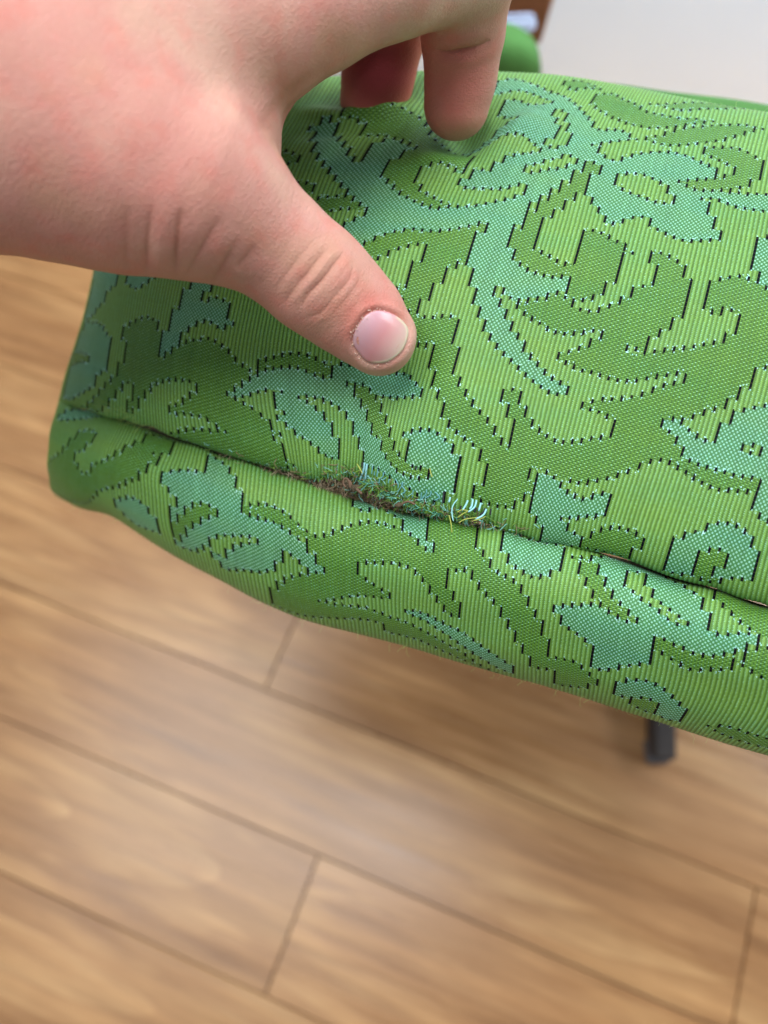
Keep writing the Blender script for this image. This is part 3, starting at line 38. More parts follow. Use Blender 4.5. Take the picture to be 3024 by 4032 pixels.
BOR_MOTIFS=[[1,[[-60.11,6.81],[-58.55,3.14],[-56.08,-2.0],[-50.5,-5.37],[-48.4,-5.37],[-51.14,1.05],[-52.95,1.88],[-54.69,3.53],[-57.28,6.08],[-59.47,7.94]]],[2,[[-59.81,22.66],[-57.7,18.91],[-56.28,14.81],[-55.26,11.24],[-54.25,8.52],[-52.54,7.71],[-50.84,8.32],[-50.77,11.45],[-52.31,12.53],[-52.14,14.62],[-53.65,16.07],[-53.42,21.5],[-51.81,23.42],[-50.48,22.3],[-50.34,19.25],[-48.94,18.04],[-47.64,16.05],[-46.32,13.5],[-45.28,10.91],[-44.4,7.95],[-43.13,5.44],[-43.19,4.02],[-42.12,0.57],[-39.07,-0.32],[-39.26,6.25],[-40.53,7.36],[-40.28,10.67],[-41.25,11.57],[-41.27,13.86],[-42.39,14.98],[-42.49,17.46],[-43.64,19.23],[-44.7,22.47],[-45.77,24.73],[-46.91,26.49],[-48.26,28.55],[-49.73,33.47],[-52.15,39.79],[-58.19,42.63],[-62.28,40.6],[-61.44,27.68]]],[1,[[-45.66,30.34],[-44.59,27.5],[-42.9,24.51],[-42.05,25.39],[-41.21,25.5],[-41.29,27.6],[-40.41,28.11],[-40.44,33.96],[-39.25,33.29],[-41.65,36.83],[-43.86,39.43],[-44.98,36.11],[-45.9,33.84]]],[1,[[-39.28,12.38],[-37.28,9.6],[-34.48,8.12],[-33.86,1.48],[-31.97,2.82],[-29.66,7.96],[-29.03,15.85],[-28.94,24.57],[-32.9,27.16],[-33.77,29.1],[-34.98,34.77],[-38.4,37.09],[-37.27,33.09],[-35.34,24.88],[-36.25,20.11],[-37.66,16.65],[-38.51,14.92]]],[1,[[-35.37,11.83],[-34.05,9.77],[-30.96,13.41],[-29.36,15.35],[-27.44,14.79],[-24.61,14.5],[-22.97,15.14],[-21.23,16.99],[-20.24,20.18],[-18.65,23.36],[-20.65,25.06],[-21.58,23.34],[-22.45,21.85],[-23.32,20.81],[-24.35,20.63],[-24.55,25.99],[-25.43,28.48],[-26.38,29.96],[-27.18,31.38],[-28.1,31.92],[-29.77,33.63],[-31.34,36.87],[-32.27,36.81],[-32.86,29.11],[-33.89,30.43],[-36.17,28.84],[-38.47,26.43],[-36.69,16.36]]],[1,[[-31.16,12.27],[-28.88,8.42],[-29.21,15.23],[-30.17,14.08]]],[2,[[-36.09,20.74],[-35.16,17.63],[-34.13,16.4],[-32.95,16.11],[-31.88,16.9],[-31.56,17.97],[-32.6,18.89],[-33.49,20.45],[-34.39,22.95],[-35.43,25.42],[-36.45,29.88],[-37.46,33.42],[-38.26,29.13],[-37.07,23.9]]],[0,[[-32.75,26.38],[-31.73,24.15],[-30.75,23.14],[-28.82,21.06],[-27.85,20.2],[-26.8,19.69],[-26.87,21.51],[-27.84,22.65],[-28.8,23.48],[-29.7,25.08],[-30.5,27.47],[-31.42,30.81],[-32.27,36.81],[-32.44,32.22]]],[1,[[-11.83,-1.0],[-9.79,-1.07],[-7.0,-2.59],[-7.31,10.24],[-8.29,8.38],[-9.16,7.09],[-10.02,5.74],[-9.87,3.26],[-10.9,3.04],[-11.81,0.95]]],[1,[[-15.7,-1.37],[-14.29,-4.57],[-12.85,-4.57],[-13.68,2.81],[-14.81,4.17],[-15.71,3.2]]],[2,[[-29.11,13.27],[-26.87,11.02],[-25.06,10.4],[-23.43,11.23],[-21.83,12.69],[-20.15,14.43],[-19.02,13.69],[-17.93,12.06],[-16.99,10.2],[-14.93,7.54],[-13.0,5.8],[-12.44,6.0],[-11.54,16.03],[-13.86,17.35],[-14.8,18.04],[-14.98,20.54],[-13.99,22.49],[-13.08,23.05],[-12.08,24.37],[-11.01,24.68],[-10.99,26.89],[-13.06,27.24],[-15.12,28.22],[-18.09,31.86],[-20.02,34.67],[-17.08,32.9],[-14.3,31.94],[-11.23,33.13],[-8.87,33.73],[-8.93,36.43],[-14.65,37.14],[-23.27,45.03],[-25.49,44.57],[-25.96,37.64],[-25.15,33.28],[-23.46,28.67],[-21.63,26.24],[-19.61,23.68],[-18.65,23.36],[-20.24,20.18],[-20.8,17.31],[-21.08,15.35],[-22.09,15.74],[-23.78,14.81],[-25.45,14.21],[-27.45,14.49],[-29.36,15.35]]],[2,[[-13.24,7.89],[-11.69,6.01],[-9.92,6.48],[-8.29,8.38],[-7.3,10.55],[-6.92,-0.76],[-0.89,-0.82],[-1.1,7.49],[-0.12,7.73],[-0.15,9.82],[0.89,9.83],[0.93,11.51],[2.95,13.0],[3.96,13.86],[5.03,14.52],[4.93,16.37],[5.96,16.44],[5.89,18.96],[6.91,19.0],[6.92,21.69],[7.77,21.47],[7.78,25.88],[8.75,26.3],[8.69,32.86],[10.83,30.94],[13.02,31.85],[13.97,34.3],[6.72,38.17],[6.8,33.6],[5.91,33.19],[5.91,30.4],[4.94,29.86],[4.91,27.11],[3.93,26.4],[3.96,23.91],[2.93,23.98],[2.88,21.66],[1.88,19.64],[0.83,18.38],[-0.18,16.66],[-1.19,13.76],[-2.27,12.09],[-2.32,13.93],[-3.53,14.12],[-3.55,19.48],[-2.62,19.37],[-2.63,22.15],[-1.52,22.65],[-1.58,26.49],[-2.58,27.1],[-3.55,26.5],[-4.51,23.95],[-5.56,21.54],[-6.61,18.94],[-7.6,17.44],[-8.66,16.02],[-10.66,15.7],[-12.97,16.88]]],[1,[[-7.09,8.32],[-6.25,8.62],[-6.35,11.4],[-7.23,10.34]]],[1,[[-9.09,29.16],[-6.87,28.13],[-4.92,29.77],[-2.65,30.78],[-0.56,32.37],[1.48,35.05],[3.46,37.64],[5.26,40.76],[4.69,44.62],[2.29,42.21],[-0.51,37.96],[-2.61,34.89],[-4.74,32.69],[-6.85,30.64],[-8.62,30.12]]],[2,[[-12.17,34.11],[-8.98,33.56],[-5.74,35.48],[-1.63,39.77],[0.77,44.25],[3.06,48.48],[-2.45,43.73],[-7.47,40.31],[-12.4,41.05]]],[1,[[2.42,0.21],[2.33,7.22],[3.35,7.37],[3.25,9.96],[4.16,10.44],[5.16,11.3],[6.17,11.67],[7.06,11.03],[8.1,10.42],[8.1,8.86],[9.02,8.91],[8.96,1.94],[7.9,1.45],[6.93,1.36],[5.13,1.49],[4.84,1.15],[2.56,0.04]]],[1,[[11.93,2.06],[14.63,-2.01],[17.24,-4.57],[20.19,-4.57],[20.27,-0.27],[21.16,-0.49],[22.12,1.66],[23.09,3.5],[24.01,4.25],[24.2,7.31],[25.07,7.3],[25.28,12.27],[26.18,12.09],[27.19,11.53],[28.09,10.41],[28.9,9.66],[29.87,9.59],[30.02,12.02],[29.09,12.67],[29.0,14.59],[28.14,14.57],[27.22,16.77],[26.31,17.74],[25.41,18.08],[24.5,18.42],[23.52,18.5],[22.61,17.88],[21.7,17.28],[20.83,17.28],[19.75,16.2],[19.79,24.72],[18.79,26.78],[17.8,27.27],[16.86,28.91],[15.91,31.03],[14.85,31.64],[14.0,31.19],[14.16,26.23],[13.19,23.66],[12.15,22.69],[11.13,22.07],[9.61,20.43],[9.38,16.76],[11.27,15.53],[13.27,13.86],[14.3,14.04],[15.31,15.12],[18.04,15.29],[17.95,14.14],[16.97,13.04],[16.09,11.86],[15.05,10.48],[14.03,8.1],[12.94,4.9]]],[2,[[10.01,4.01],[11.86,3.12],[13.01,4.08],[13.08,6.53],[13.94,7.18],[14.11,8.99],[15.09,9.52],[15.13,11.34],[16.09,11.86],[17.09,12.95],[17.06,14.18],[17.95,14.14],[18.04,15.29],[16.63,15.38],[15.29,14.84],[14.25,13.48],[13.37,12.6],[13.32,10.51],[12.37,10.57],[12.28,8.13],[11.3,7.89],[11.04,5.74]]],[0,[[15.52,3.67],[17.6,1.03],[17.93,4.52],[18.78,5.58],[18.78,7.29],[19.75,8.17],[20.72,9.35],[21.67,10.23],[22.63,11.4],[22.69,12.27],[21.71,12.37],[20.67,11.89],[19.77,10.07],[18.75,9.9],[17.75,8.75],[16.75,7.59],[15.85,6.31]]],[2,[[19.85,17.68],[20.83,17.28],[21.72,17.58],[22.63,18.19],[23.52,18.5],[24.53,18.73],[25.42,18.23],[26.31,17.74],[27.25,17.07],[28.28,17.61],[28.31,19.56],[27.16,20.87],[26.26,21.51],[25.31,22.36],[24.36,23.08],[23.48,23.07],[22.59,22.7],[21.73,21.77],[20.81,20.92],[19.82,21.02]]],[2,[[25.07,-4.57],[27.47,-4.57],[31.19,-4.57],[31.33,9.49],[30.14,10.04],[29.87,9.59],[28.97,8.63],[28.04,7.34],[27.1,6.01],[26.04,4.73],[25.2,3.06]]],[2,[[31.41,11.03],[30.29,12.45],[29.0,14.59],[28.42,17.83],[28.96,18.41],[30.13,19.19],[31.21,20.43],[32.18,20.37]]],[1,[[16.84,35.64],[17.75,32.71],[18.82,31.21],[20.56,30.41],[22.37,32.13],[23.34,33.92],[24.2,35.51],[25.29,37.57],[25.02,42.76],[23.16,44.49],[21.89,41.81],[22.32,37.85],[21.26,36.84],[20.28,36.37],[19.34,38.16],[17.48,39.51],[16.73,38.66]]],[2,[[19.34,38.16],[20.28,36.37],[21.26,36.84],[22.38,38.38],[22.14,42.93],[21.02,43.28],[19.49,41.99]]],[2,[[28.37,40.38],[29.37,38.28],[34.59,38.67],[35.44,43.08],[31.65,43.32],[28.67,42.1]]],[2,[[10.21,34.03],[13.95,33.44],[14.75,35.51],[14.21,40.41],[10.38,43.67]]]]
HAND={"arm":[[[-39.51,121.35,545.21,17.5],[-51.78,126.33,548.4,22.8],[-70.16,133.68,553.68,28],[-92.72,135.19,559.75,31],[-130.36,132.27,569.37,33]],[[-51.78,144.12,555.93,24],[-69.84,158.24,558.64,30],[-98.49,161.2,565.32,32],[-135.19,154.88,573.51,33]],[[-68.67,164.27,550.34,26],[-46.85,170.98,549.91,21],[-29.01,168.45,552.1,16]]],"thumb":[[[-1.19,105.13,516.09,8.9],[-5.45,109.0,518.81,10.1],[-10.66,112.05,522.27,11.2],[-15.93,114.21,526.44,11.9],[-24.18,117.94,532.91,11.9],[-31.58,119.82,539.13,13.6],[-39.51,121.35,545.21,17.5]]],"web":[[[-19.67,165.75,545.53,6],[-25.07,158.35,541.31,5.2],[-30.12,145.47,539.13,6],[-32.38,132.08,539.97,10]],[[-34.05,153.6,549.08,14],[-28.13,158.28,553.23,15]],[[-36.37,140.06,545.52,14],[-43.5,138.04,549.01,18]]],"index":[[[-47.6,148.92,557.96,22],[-27.25,156.28,557.81,16],[-15.57,162.55,557.21,14.0],[2.11,171.02,556.45,11.4],[19.96,182.94,550.63,10.8],[19.64,182.49,540.67,9.7],[19.8,182.47,535.23,9.9],[19.98,179.01,527.25,8.8],[19.18,175.61,521.47,8.6]]],"middle":[[[-50.19,184.9,542.77,20],[-31.3,188.47,546.46,14],[-10.24,196.57,543.37,11],[3.82,200.87,536.5,10.5],[1.25,200.18,524.26,9.6],[-1.44,197.12,515.37,9.9],[-2.74,194.55,507.77,9.9]]],"ring":[[[-50.19,184.9,542.77,18],[-40.35,200.26,536.24,13],[-27.19,211.33,530.07,9.6],[-32.33,211.39,518.15,9],[-36.58,209.54,508.68,8.4]]],"little":[[[-59.51,193.37,535.5,16],[-56.88,209.55,527.14,11],[-49.33,218.79,516.94,8.5],[-56.24,220.25,503.44,7.8],[-60.13,218.54,496.2,7.2]]]}
CREASES=[[0.6,0.36,[[-37.64,105.41,555.84],[-38.81,101.9,552.18],[-41.21,100.1,543.82]]],[0.55,0.24,[[-42.28,104.52,557.63],[-43.75,100.43,553.73],[-46.93,99.87,543.72]]],[0.8,0.16,[[-45.99,102.97,559.15],[-48.05,101.16,552.96],[-50.39,99.42,544.62]]],[0.5,0.2,[[-31.06,107.69,551.37],[-35.45,105.64,546.16],[-40.55,103.05,539.64]]],[0.6,0.2,[[-28.82,108.26,545.1],[-32.73,106.62,540.06],[-36.54,104.99,535.03]]],[0.6,0.22,[[-25.7,108.44,543.01],[-28.74,107.81,539.48],[-31.39,107.8,536.22]]],[0.28,0.26,[[-8.79,114.72,533.72],[-10.27,111.48,534.52],[-13.51,106.83,533.64],[-16.7,105.25,530.8],[-18.3,105.23,526.45]]],[0.28,0.22,[[-11.92,115.12,534.97],[-13.64,110.97,536.47],[-17.04,106.17,535.53],[-20.4,103.93,532.41],[-21.31,104.72,528.4]]],[0.25,0.14,[[-6.93,115.56,530.81],[-6.97,110.34,531.86],[-8.74,107.07,531.57],[-11.48,104.14,530.33],[-14.33,103.66,526.87],[-17.73,104.84,524.11]]],[0.22,0.07,[[-6.1,115.92,528.79],[-5.4,110.05,530.65],[-7.85,105.8,529.95],[-11.94,103.63,525.77]]],[0.22,0.07,[[-14.76,115.33,537.23],[-17.14,110.2,538.32],[-21.0,106.47,535.65],[-23.74,106.16,531.18]]],[0.45,0.6,[[11.74,174.08,538.2],[14.61,171.08,539.1],[18.48,170.28,539.85],[22.25,172.15,539.55],[26.81,177.91,537.65]]],[1.4,0.25,[[-12.58,157.23,547.36],[-18.93,153.19,544.56],[-24.74,144.75,544.25],[-26.15,135.81,545.9]]]]
NAIL=[[-5.16,100.09,528.61],[-3.57,101.76,529.32],[-1.21,102.47,529.62],[1.21,102.06,529.45],[3.3,101.0,529.0],[4.84,99.58,528.4],[5.27,97.91,527.69],[4.4,95.33,526.6],[2.8,93.51,525.83],[0.38,92.24,525.29],[-1.98,92.04,525.21],[-3.96,92.6,525.44],[-5.55,94.27,526.15],[-6.65,95.94,526.86],[-6.43,98.01,527.73]]
NAIL_C=[-0.55,97.05,527.33]
DIMPLES=[([3.36, 107.19, 504.55], 6, 3.2), ([21.72, 173.05, 515.29], 6, 4.5), ([20.54, 184.4, 514.24], 8, 3.0), ([-10.26, 115.85, 504.18], 9, 1.5)]
FOLDS=[([-12.47, 188.57, 508.45], [6.52, 184.77, 512.19], 2.2, 3.0), ([-25.06, 194.54, 505.14], [-8.1, 184.74, 509.71], 2.2, 1.6), ([-26.63, 183.78, 506.23], [-6.33, 179.31, 510.57], 2.0, -0.9), ([-2.59, 186.73, 510.4], [13.16, 188.19, 512.75], 3, 1.0), ([24.86, 161.91, 515.51], [42.84, 181.16, 515.95], 3.2, 2.4), ([6.9, 166.09, 513.59], [23.38, 161.24, 515.38], 3, 2.0), ([30.3, 176.23, 515.78], [49.18, 192.23, 514.57], 2.5, -0.9), ([7.92, 101.21, 503.42], [24.29, 91.63, 503.03], 4, 0.8), ([-16.77, 104.92, 498.78], [5.42, 99.17, 502.39], 3.5, 0.8)]
FLUSH_SHADE=[([-7.11, 104.28, 527.13], 2.6, 0.75), ([-4.03, 105.83, 527.78], 2.6, 0.75), ([-7.59, 102.17, 524.07], 2.0, 0.8), ([2.74, 107.52, 525.24], 2.6, 0.4), ([0.46, 109.62, 526.13], 4, 0.3), ([19.04, 168.88, 532.74], 9, 0.62), ([18.4, 167.55, 526.75], 6, 0.6), ([-1.51, 188.36, 522.52], 17, 1.0), ([-19.15, 151.32, 541.6], 6, 0.3), ([-36.25, 115.04, 567.51], 16, 0.16), ([-52.01, 111.88, 577.03], 14, 0.12), ([-11.05, 139.77, 561.69], 5, 0.15)]
FLOOR_A=[-0.9323, 0.36167, 0.0001];FLOOR_B=[0.36167, 0.9323, -1e-05]
LEG0=(0.2299, 0.051, 0.016);LEG1=(0.2392, 0.2754, 0.075)
REAR=[[47.76, 249.49, 456.09], [79.08, 252.19, 457.23], [101.95, 247.92, 457.6], [124.13, 242.63, 458.62], [143.83, 236.7, 459.37], [167.01, 226.93, 460.66]]
BACK=[(0.0666, 0.4614, 0.3123), (0.076, 0.034, 0.084), (0.0913, 0.6144, 0.2684), (0.085, 0.03, 0.055), (0.0843, 0.528, 0.3079), (0.05, 0.012, 0.012)]
LUMPS=[([-9.3, 80.95, 487.64], [1.1, 0.9900000000000001, 0.81]), ([-7.21, 79.63, 487.73], [1.3, 0.77, 0.63]), ([3.72, 74.5, 488.63], [1.1, 0.55, 0.45])]
# ------------------------------------------------------------------ helpers
def tag(o,label=None,cat=None,group=None,kind=None):
    if label: o['label']=label
    if cat: o['category']=cat
    if group: o['group']=group
    if kind: o['kind']=kind
    return o
def link(o,parent=None):
    col.objects.link(o)
    if parent is not None: o.parent=parent
    return o
def empty(name,loc=(0,0,0)):
    o=bpy.data.objects.new(name,None); o.location=loc; col.objects.link(o); return o
def mesh_np(name,V,Fq,mat,parent=None,smooth=True,off=(0,0,0)):
    """quads from arrays"""
    V=np.asarray(V,np.float32)-np.asarray(off,np.float32)
    Fq=np.asarray(Fq,np.int32); k=Fq.shape[1]
    m=bpy.data.meshes.new(name); m.vertices.add(len(V)); m.vertices.foreach_set('co',V.ravel())
    m.loops.add(Fq.size); m.loops.foreach_set('vertex_index',Fq.ravel())
    m.polygons.add(len(Fq)); m.polygons.foreach_set('loop_start',np.arange(len(Fq),dtype=np.int32)*k)
    m.polygons.foreach_set('loop_total',np.full(len(Fq),k,np.int32))
    m.update(calc_edges=True)
    if smooth: m.polygons.foreach_set('use_smooth',np.ones(len(Fq),bool))
    if mat: m.materials.append(mat)
    o=bpy.data.objects.new(name,m); link(o,parent)
    return o
def spl(xk,Y,xq):
    xk=np.asarray(xk,float);Y=np.asarray(Y,float);n=len(xk);h=np.diff(xk)
    A=np.eye(n);B=np.zeros_like(Y)
    for i in range(1,n-1):
        A[i,i-1]=h[i-1];A[i,i]=2*(h[i-1]+h[i]);A[i,i+1]=h[i]
        B[i]=6*((Y[i+1]-Y[i])/h[i]-(Y[i]-Y[i-1])/h[i-1])
    M=np.linalg.solve(A,B.reshape(n,-1)).reshape(Y.shape)
    i=np.clip(np.searchsorted(xk,xq)-1,0,n-2);hh=h[i];a=xk[i+1]-xq;c=xq-xk[i]
    sh=(-1,)+(1,)*(Y.ndim-1);hh,a,c=[z.reshape(sh) for z in (hh,a,c)]
    return M[i]*a**3/(6*hh)+M[i+1]*c**3/(6*hh)+(Y[i]/hh-M[i]*hh/6)*a+(Y[i+1]/hh-M[i+1]*hh/6)*c
def surf(us,vs,net,uq,vq):
    return np.moveaxis(spl(vs,np.moveaxis(spl(us,net,uq),1,0),vq),1,0)
def vnoise(P,scale,seed=0):
    """smooth value noise on points (n,3) -> -1..1"""
    q=np.asarray(P)*scale; i=np.floor(q).astype(np.int64); f=q-i; f=f*f*(3-2*f); out=0
    for dx in (0,1):
        for dy in (0,1):
            for dz in (0,1):
                h=((i[...,0]+dx)*73856093)^((i[...,1]+dy)*19349663)^((i[...,2]+dz)*83492791)^(seed*2654435)
                h=(h^(h>>13))*1274126177; h=(h^(h>>16))&0xffff
                w=(f[...,0] if dx else 1-f[...,0])*(f[...,1] if dy else 1-f[...,1])*(f[...,2] if dz else 1-f[...,2])
                out=out+w*(h/32767.5-1)
    return out
# ------------------------------------------------------------------ node maths
class N:
    def __init__(s,nt): s.nt=nt
    def new(s,t,**k):
        n=s.nt.nodes.new(t)
        for a,b in k.items(): setattr(n,a,b)
        return n
    def put(s,sock,v):
        if isinstance(v,bpy.types.NodeSocket): s.nt.links.new(v,sock)
        else: sock.default_value=v
    def m(s,op,a,b=0.,c=0.):
        n=s.new('ShaderNodeMath',operation=op); s.put(n.inputs[0],a); s.put(n.inputs[1],b)
        if len(n.inputs)>2: s.put(n.inputs[2],c)
        return n.outputs[0]
    def mix(s,f,a,b):
        n=s.new('ShaderNodeMix',data_type='RGBA'); s.put(n.inputs[0],f)
        for k,v in ((6,a),(7,b)):
            if not isinstance(v,bpy.types.NodeSocket): v=(*v[:3],1)
            s.put(n.inputs[k],v)
        return n.outputs[2]
    def mul(s,a,b):
        n=s.new('ShaderNodeMix',data_type='RGBA',blend_type='MULTIPLY'); n.inputs[0].default_value=1
        for k,v in ((6,a),(7,b)):
            if not isinstance(v,bpy.types.NodeSocket): v=(*v[:3],1)
            s.put(n.inputs[k],v)
        return n.outputs[2]
    def noise(s,vec,scale,detail=2,rough=.5):
        n=s.new('ShaderNodeTexNoise'); n.inputs['Scale'].default_value=scale; n.inputs['Detail'].default_value=detail
        n.inputs['Roughness'].default_value=rough
        if vec is not None: s.nt.links.new(vec,n.inputs['Vector'])
        return n.outputs[0]
    def ramp(s,f,st):
        n=s.new('ShaderNodeValToRGB'); s.nt.links.new(f,n.inputs[0]); e=n.color_ramp.elements
        while len(e)<len(st): e.new(.5)
        for i,(p,c) in enumerate(st): e[i].position=p; e[i].color=(*c[:3],1) if hasattr(c,'__len__') else (c,c,c,1)
        return n.outputs[0]
    def sstep(s,lo,hi,x):
        n=s.new('ShaderNodeMapRange',interpolation_type='SMOOTHSTEP'); s.put(n.inputs[0],x)
        n.inputs[1].default_value=lo; n.inputs[2].default_value=hi; return n.outputs[0]
    def maprange(s,x,a,b,c,d):
        n=s.new('ShaderNodeMapRange'); s.put(n.inputs[0],x)
        for i,v in enumerate((a,b,c,d)): n.inputs[i+1].default_value=v
        return n.outputs[0]
def mat(name):
    m=bpy.data.materials.new(name); m.use_nodes=True; return m,N(m.node_tree),m.node_tree.nodes['Principled BSDF']
def lin(r,g,b):
    f=lambda c:(c/255/12.92 if c/255<=.04045 else ((c/255+.055)/1.055)**2.4); return (f(r),f(g),f(b))
def bump(n,h,strength,dist,bs):
    b=n.new('ShaderNodeBump'); b.inputs['Strength'].default_value=strength; b.inputs['Distance'].default_value=dist
    n.put(b.inputs['Height'],h); n.nt.links.new(b.outputs[0],bs.inputs['Normal'])
def plain(name,c,rough=.5,metal=0.,nz=0.,nscale=30):
    m,n,b=mat(name)
    if nz:
        tc=n.new('ShaderNodeTexCoord').outputs['Object']; f=n.noise(tc,nscale,4)
        k=n.maprange(f,.3,.7,1-nz,1+nz); kk=n.new('ShaderNodeCombineColor'); [n.put(kk.inputs[i],k) for i in range(3)]
        n.put(b.inputs['Base Color'],n.mul((*c,1),kk.outputs[0]))
    else: b.inputs['Base Color'].default_value=(*c,1)
    b.inputs['Roughness'].default_value=rough; b.inputs['Metallic'].default_value=metal
    return m
# ------------------------------------------------------------------ brocade material
def brocade():
    m,n,b=mat('green_brocade')
    uv=n.new('ShaderNodeUVMap'); uv.uv_map='weave'; sp=n.new('ShaderNodeSeparateXYZ'); n.nt.links.new(uv.outputs[0],sp.inputs[0])
    U,V=sp.outputs[0],sp.outputs[1]
    z=n.new('ShaderNodeAttribute'); z.attribute_name='zone'; Z=z.outputs['Fac']
    uvv=uv.outputs[0]
    sc2=n.new('ShaderNodeVectorMath',operation='MULTIPLY'); n.nt.links.new(uvv,sc2.inputs[0]); sc2.inputs[1].default_value=(2.2,1.4,1)
    fine=n.noise(sc2.outputs[0],1.6,3,.6)
    big=n.noise(uvv,.085,2,.5)
    jit=n.m('MULTIPLY',n.m('SUBTRACT',n.noise(uvv,.9,2),.5),.22)
    tau=2*math.pi
    cu=n.m('COSINE',n.m('MULTIPLY',n.m('ADD',n.m('MULTIPLY',U,2.),jit),tau))
    ra=n.m('MULTIPLY_ADD',cu,.5,.5)
    # ribbed ground
    ser=n.m('MULTIPLY_ADD',n.m('COSINE',n.m('MULTIPLY',n.m('ADD',n.m('MULTIPLY',V,1.5),n.m('MULTIPLY',U,1.2)),tau)),.5,.5)
    fa=n.sstep(.25,.8,n.m('ADD',ra,n.m('MULTIPLY',n.m('SUBTRACT',ser,.5),.45)))
    A=n.mix(fa,lin(86,128,48),lin(124,174,84))
    fleck=n.sstep(.80,1.,n.m('MULTIPLY',n.m('MULTIPLY_ADD',n.m('COSINE',n.m('MULTIPLY',n.m('ADD',n.m('MULTIPLY',U,2.),.2),tau)),.5,.5),n.m('MULTIPLY_ADD',ser,.35,n.m('MULTIPLY',fine,1.3))))
    A=n.mix(n.m('MULTIPLY',fleck,.7),A,lin(150,214,180))
    # pale checked weave
    cv=n.m('COSINE',n.m('MULTIPLY',n.m('ADD',V,jit),math.pi*1.15))
    lat=n.m('MULTIPLY',cu,cv)
    fb=n.sstep(.05,.62,n.m('ADD',lat,n.m('MULTIPLY',n.m('SUBTRACT',fine,.5),.9)))
    Bc=n.mix(fb,lin(70,130,74),lin(146,208,178))
    # leaf satin with weft floats
    st=n.m('MULTIPLY_ADD',n.m('COSINE',n.m('MULTIPLY',n.m('ADD',n.m('MULTIPLY',V,1.35),n.m('ADD',n.m('MULTIPLY',U,.35),jit)),tau)),.5,.5)
    lc=n.m('MULTIPLY',n.m('COSINE',n.m('MULTIPLY',n.m('ADD',n.m('MULTIPLY',U,1.5),jit),tau)),n.m('COSINE',n.m('MULTIPLY',n.m('ADD',n.m('MULTIPLY',V,1.35),n.m('MULTIPLY',U,.35)),math.pi)))
    Cc=n.mix(n.sstep(.0,.6,n.m('ADD',st,n.m('MULTIPLY',n.m('SUBTRACT',fine,.5),.8))),lin(54,100,34),lin(104,156,52))
    Cc=n.mix(n.m('MULTIPLY',n.sstep(.2,.7,n.m('MULTIPLY',lc,-1.)),.75),Cc,lin(36,84,38))
    Cc=n.mix(n.sstep(.74,.95,n.m('ADD',lc,n.m('MULTIPLY',n.m('SUBTRACT',fine,.55),.9))),Cc,lin(150,214,180))
    # black warp
    tan=n.sstep(.90,.98,n.m('MULTIPLY_ADD',n.m('COSINE',n.m('MULTIPLY',V,tau/1.7)),.5,.5))
    D=n.mix(n.m('MULTIPLY',tan,.10),(.003,.004,.008),lin(150,140,90))
    P=n.mix(n.sstep(.3,.6,fine),lin(120,205,190),lin(190,240,232))
    def is_(k): return n.m('COMPARE',Z,float(k),.4)
    c=n.mix(is_(1),A,Bc); c=n.mix(is_(2),c,Cc); c=n.mix(is_(3),c,D); c=n.mix(is_(4),c,P)
    # slow drift of the dye lot towards yellow and dull patches
    c=n.mul(c,n.ramp(big,[(.3,(1.06,1.0,.86)),(.5,(1,1,1)),(.7,(.90,.98,1.06))]))
    c=n.mul(c,n.ramp(fine,[(.25,.78),(.75,1.18)]))
    cw=n.new('ShaderNodeCombineXYZ'); n.put(cw.inputs[0],n.m('MULTIPLY',U,1.9)); n.put(cw.inputs[1],n.m('MULTIPLY',V,.018))
    c=n.mul(c,n.ramp(n.noise(cw.outputs[0],1.,3,.7),[(.3,.88),(.7,1.09)]))
    rw=n.new('ShaderNodeCombineXYZ'); n.put(rw.inputs[1],n.m('MULTIPLY',V,1.1)); n.put(rw.inputs[0],n.m('MULTIPLY',U,.03))
    c=n.mul(c,n.ramp(n.noise(rw.outputs[0],1.,3,.7),[(.3,.93),(.7,1.05)]))
    n.put(b.inputs['Base Color'],c)
    nb=n.m('SUBTRACT',1.,is_(3))
    b.inputs['Roughness'].default_value=.55; n.put(b.inputs['Specular IOR Level'],n.m('MULTIPLY_ADD',nb,.24,.04))
    n.put(b.inputs['Sheen Weight'],n.m('MULTIPLY',nb,.08)); b.inputs['Sheen Tint'].default_value=(.85,1,.7,1); b.inputs['Sheen Roughness'].default_value=.4
    h=n.m('ADD',n.m('MULTIPLY',n.m('MULTIPLY',fa,1.),n.m('LESS_THAN',Z,.5)),n.m('ADD',n.m('MULTIPLY',fb,is_(1)),n.m('MULTIPLY',st,is_(2))))
    bump(n,h,.5,.00012,b)
    return m
BRO=brocade()
# ------------------------------------------------------------------ cushion panels
TOP_NET=np.array(TOP_NET)*1e-3; BOR_NET=np.array(BOR_NET)*1e-3
TOP_V=np.array(TOP_V)*1e-3; BOR_V=np.array(BOR_V)*1e-3
CAMP=np.array([0,0,CAM_H])
FW=np.array([0,math.cos(R(PITCH)),-math.sin(R(PITCH))])
DV=.000335
def raster(motifs,u0,nu,v0,nv,DV=DV):
    Z=np.zeros((nu,nv),np.int8); uc=u0+np.arange(nu)+.5; vc=(v0+(np.arange(nv)+.5)*DV)*1e3
    for z,q in motifs:
        q=np.array(q); a=max(int(q[:,0].min()-u0)-1,0); b=min(int(q[:,0].max()-u0)+2,nu)
        if b<=a: continue
        g=np.zeros((b-a,nv),bool); X=uc[a:b,None]; Y=vc[None]
        for i in range(len(q)):
            x1,y1=q[i-1]; x2,y2=q[i]
            if x1==x2: continue
            c=((x1>X)!=(x2>X)); g^=c&(Y<(y2-y1)*(X-x1)/(x2-x1)+y1)
        Z[a:b][g]=z
    return Z
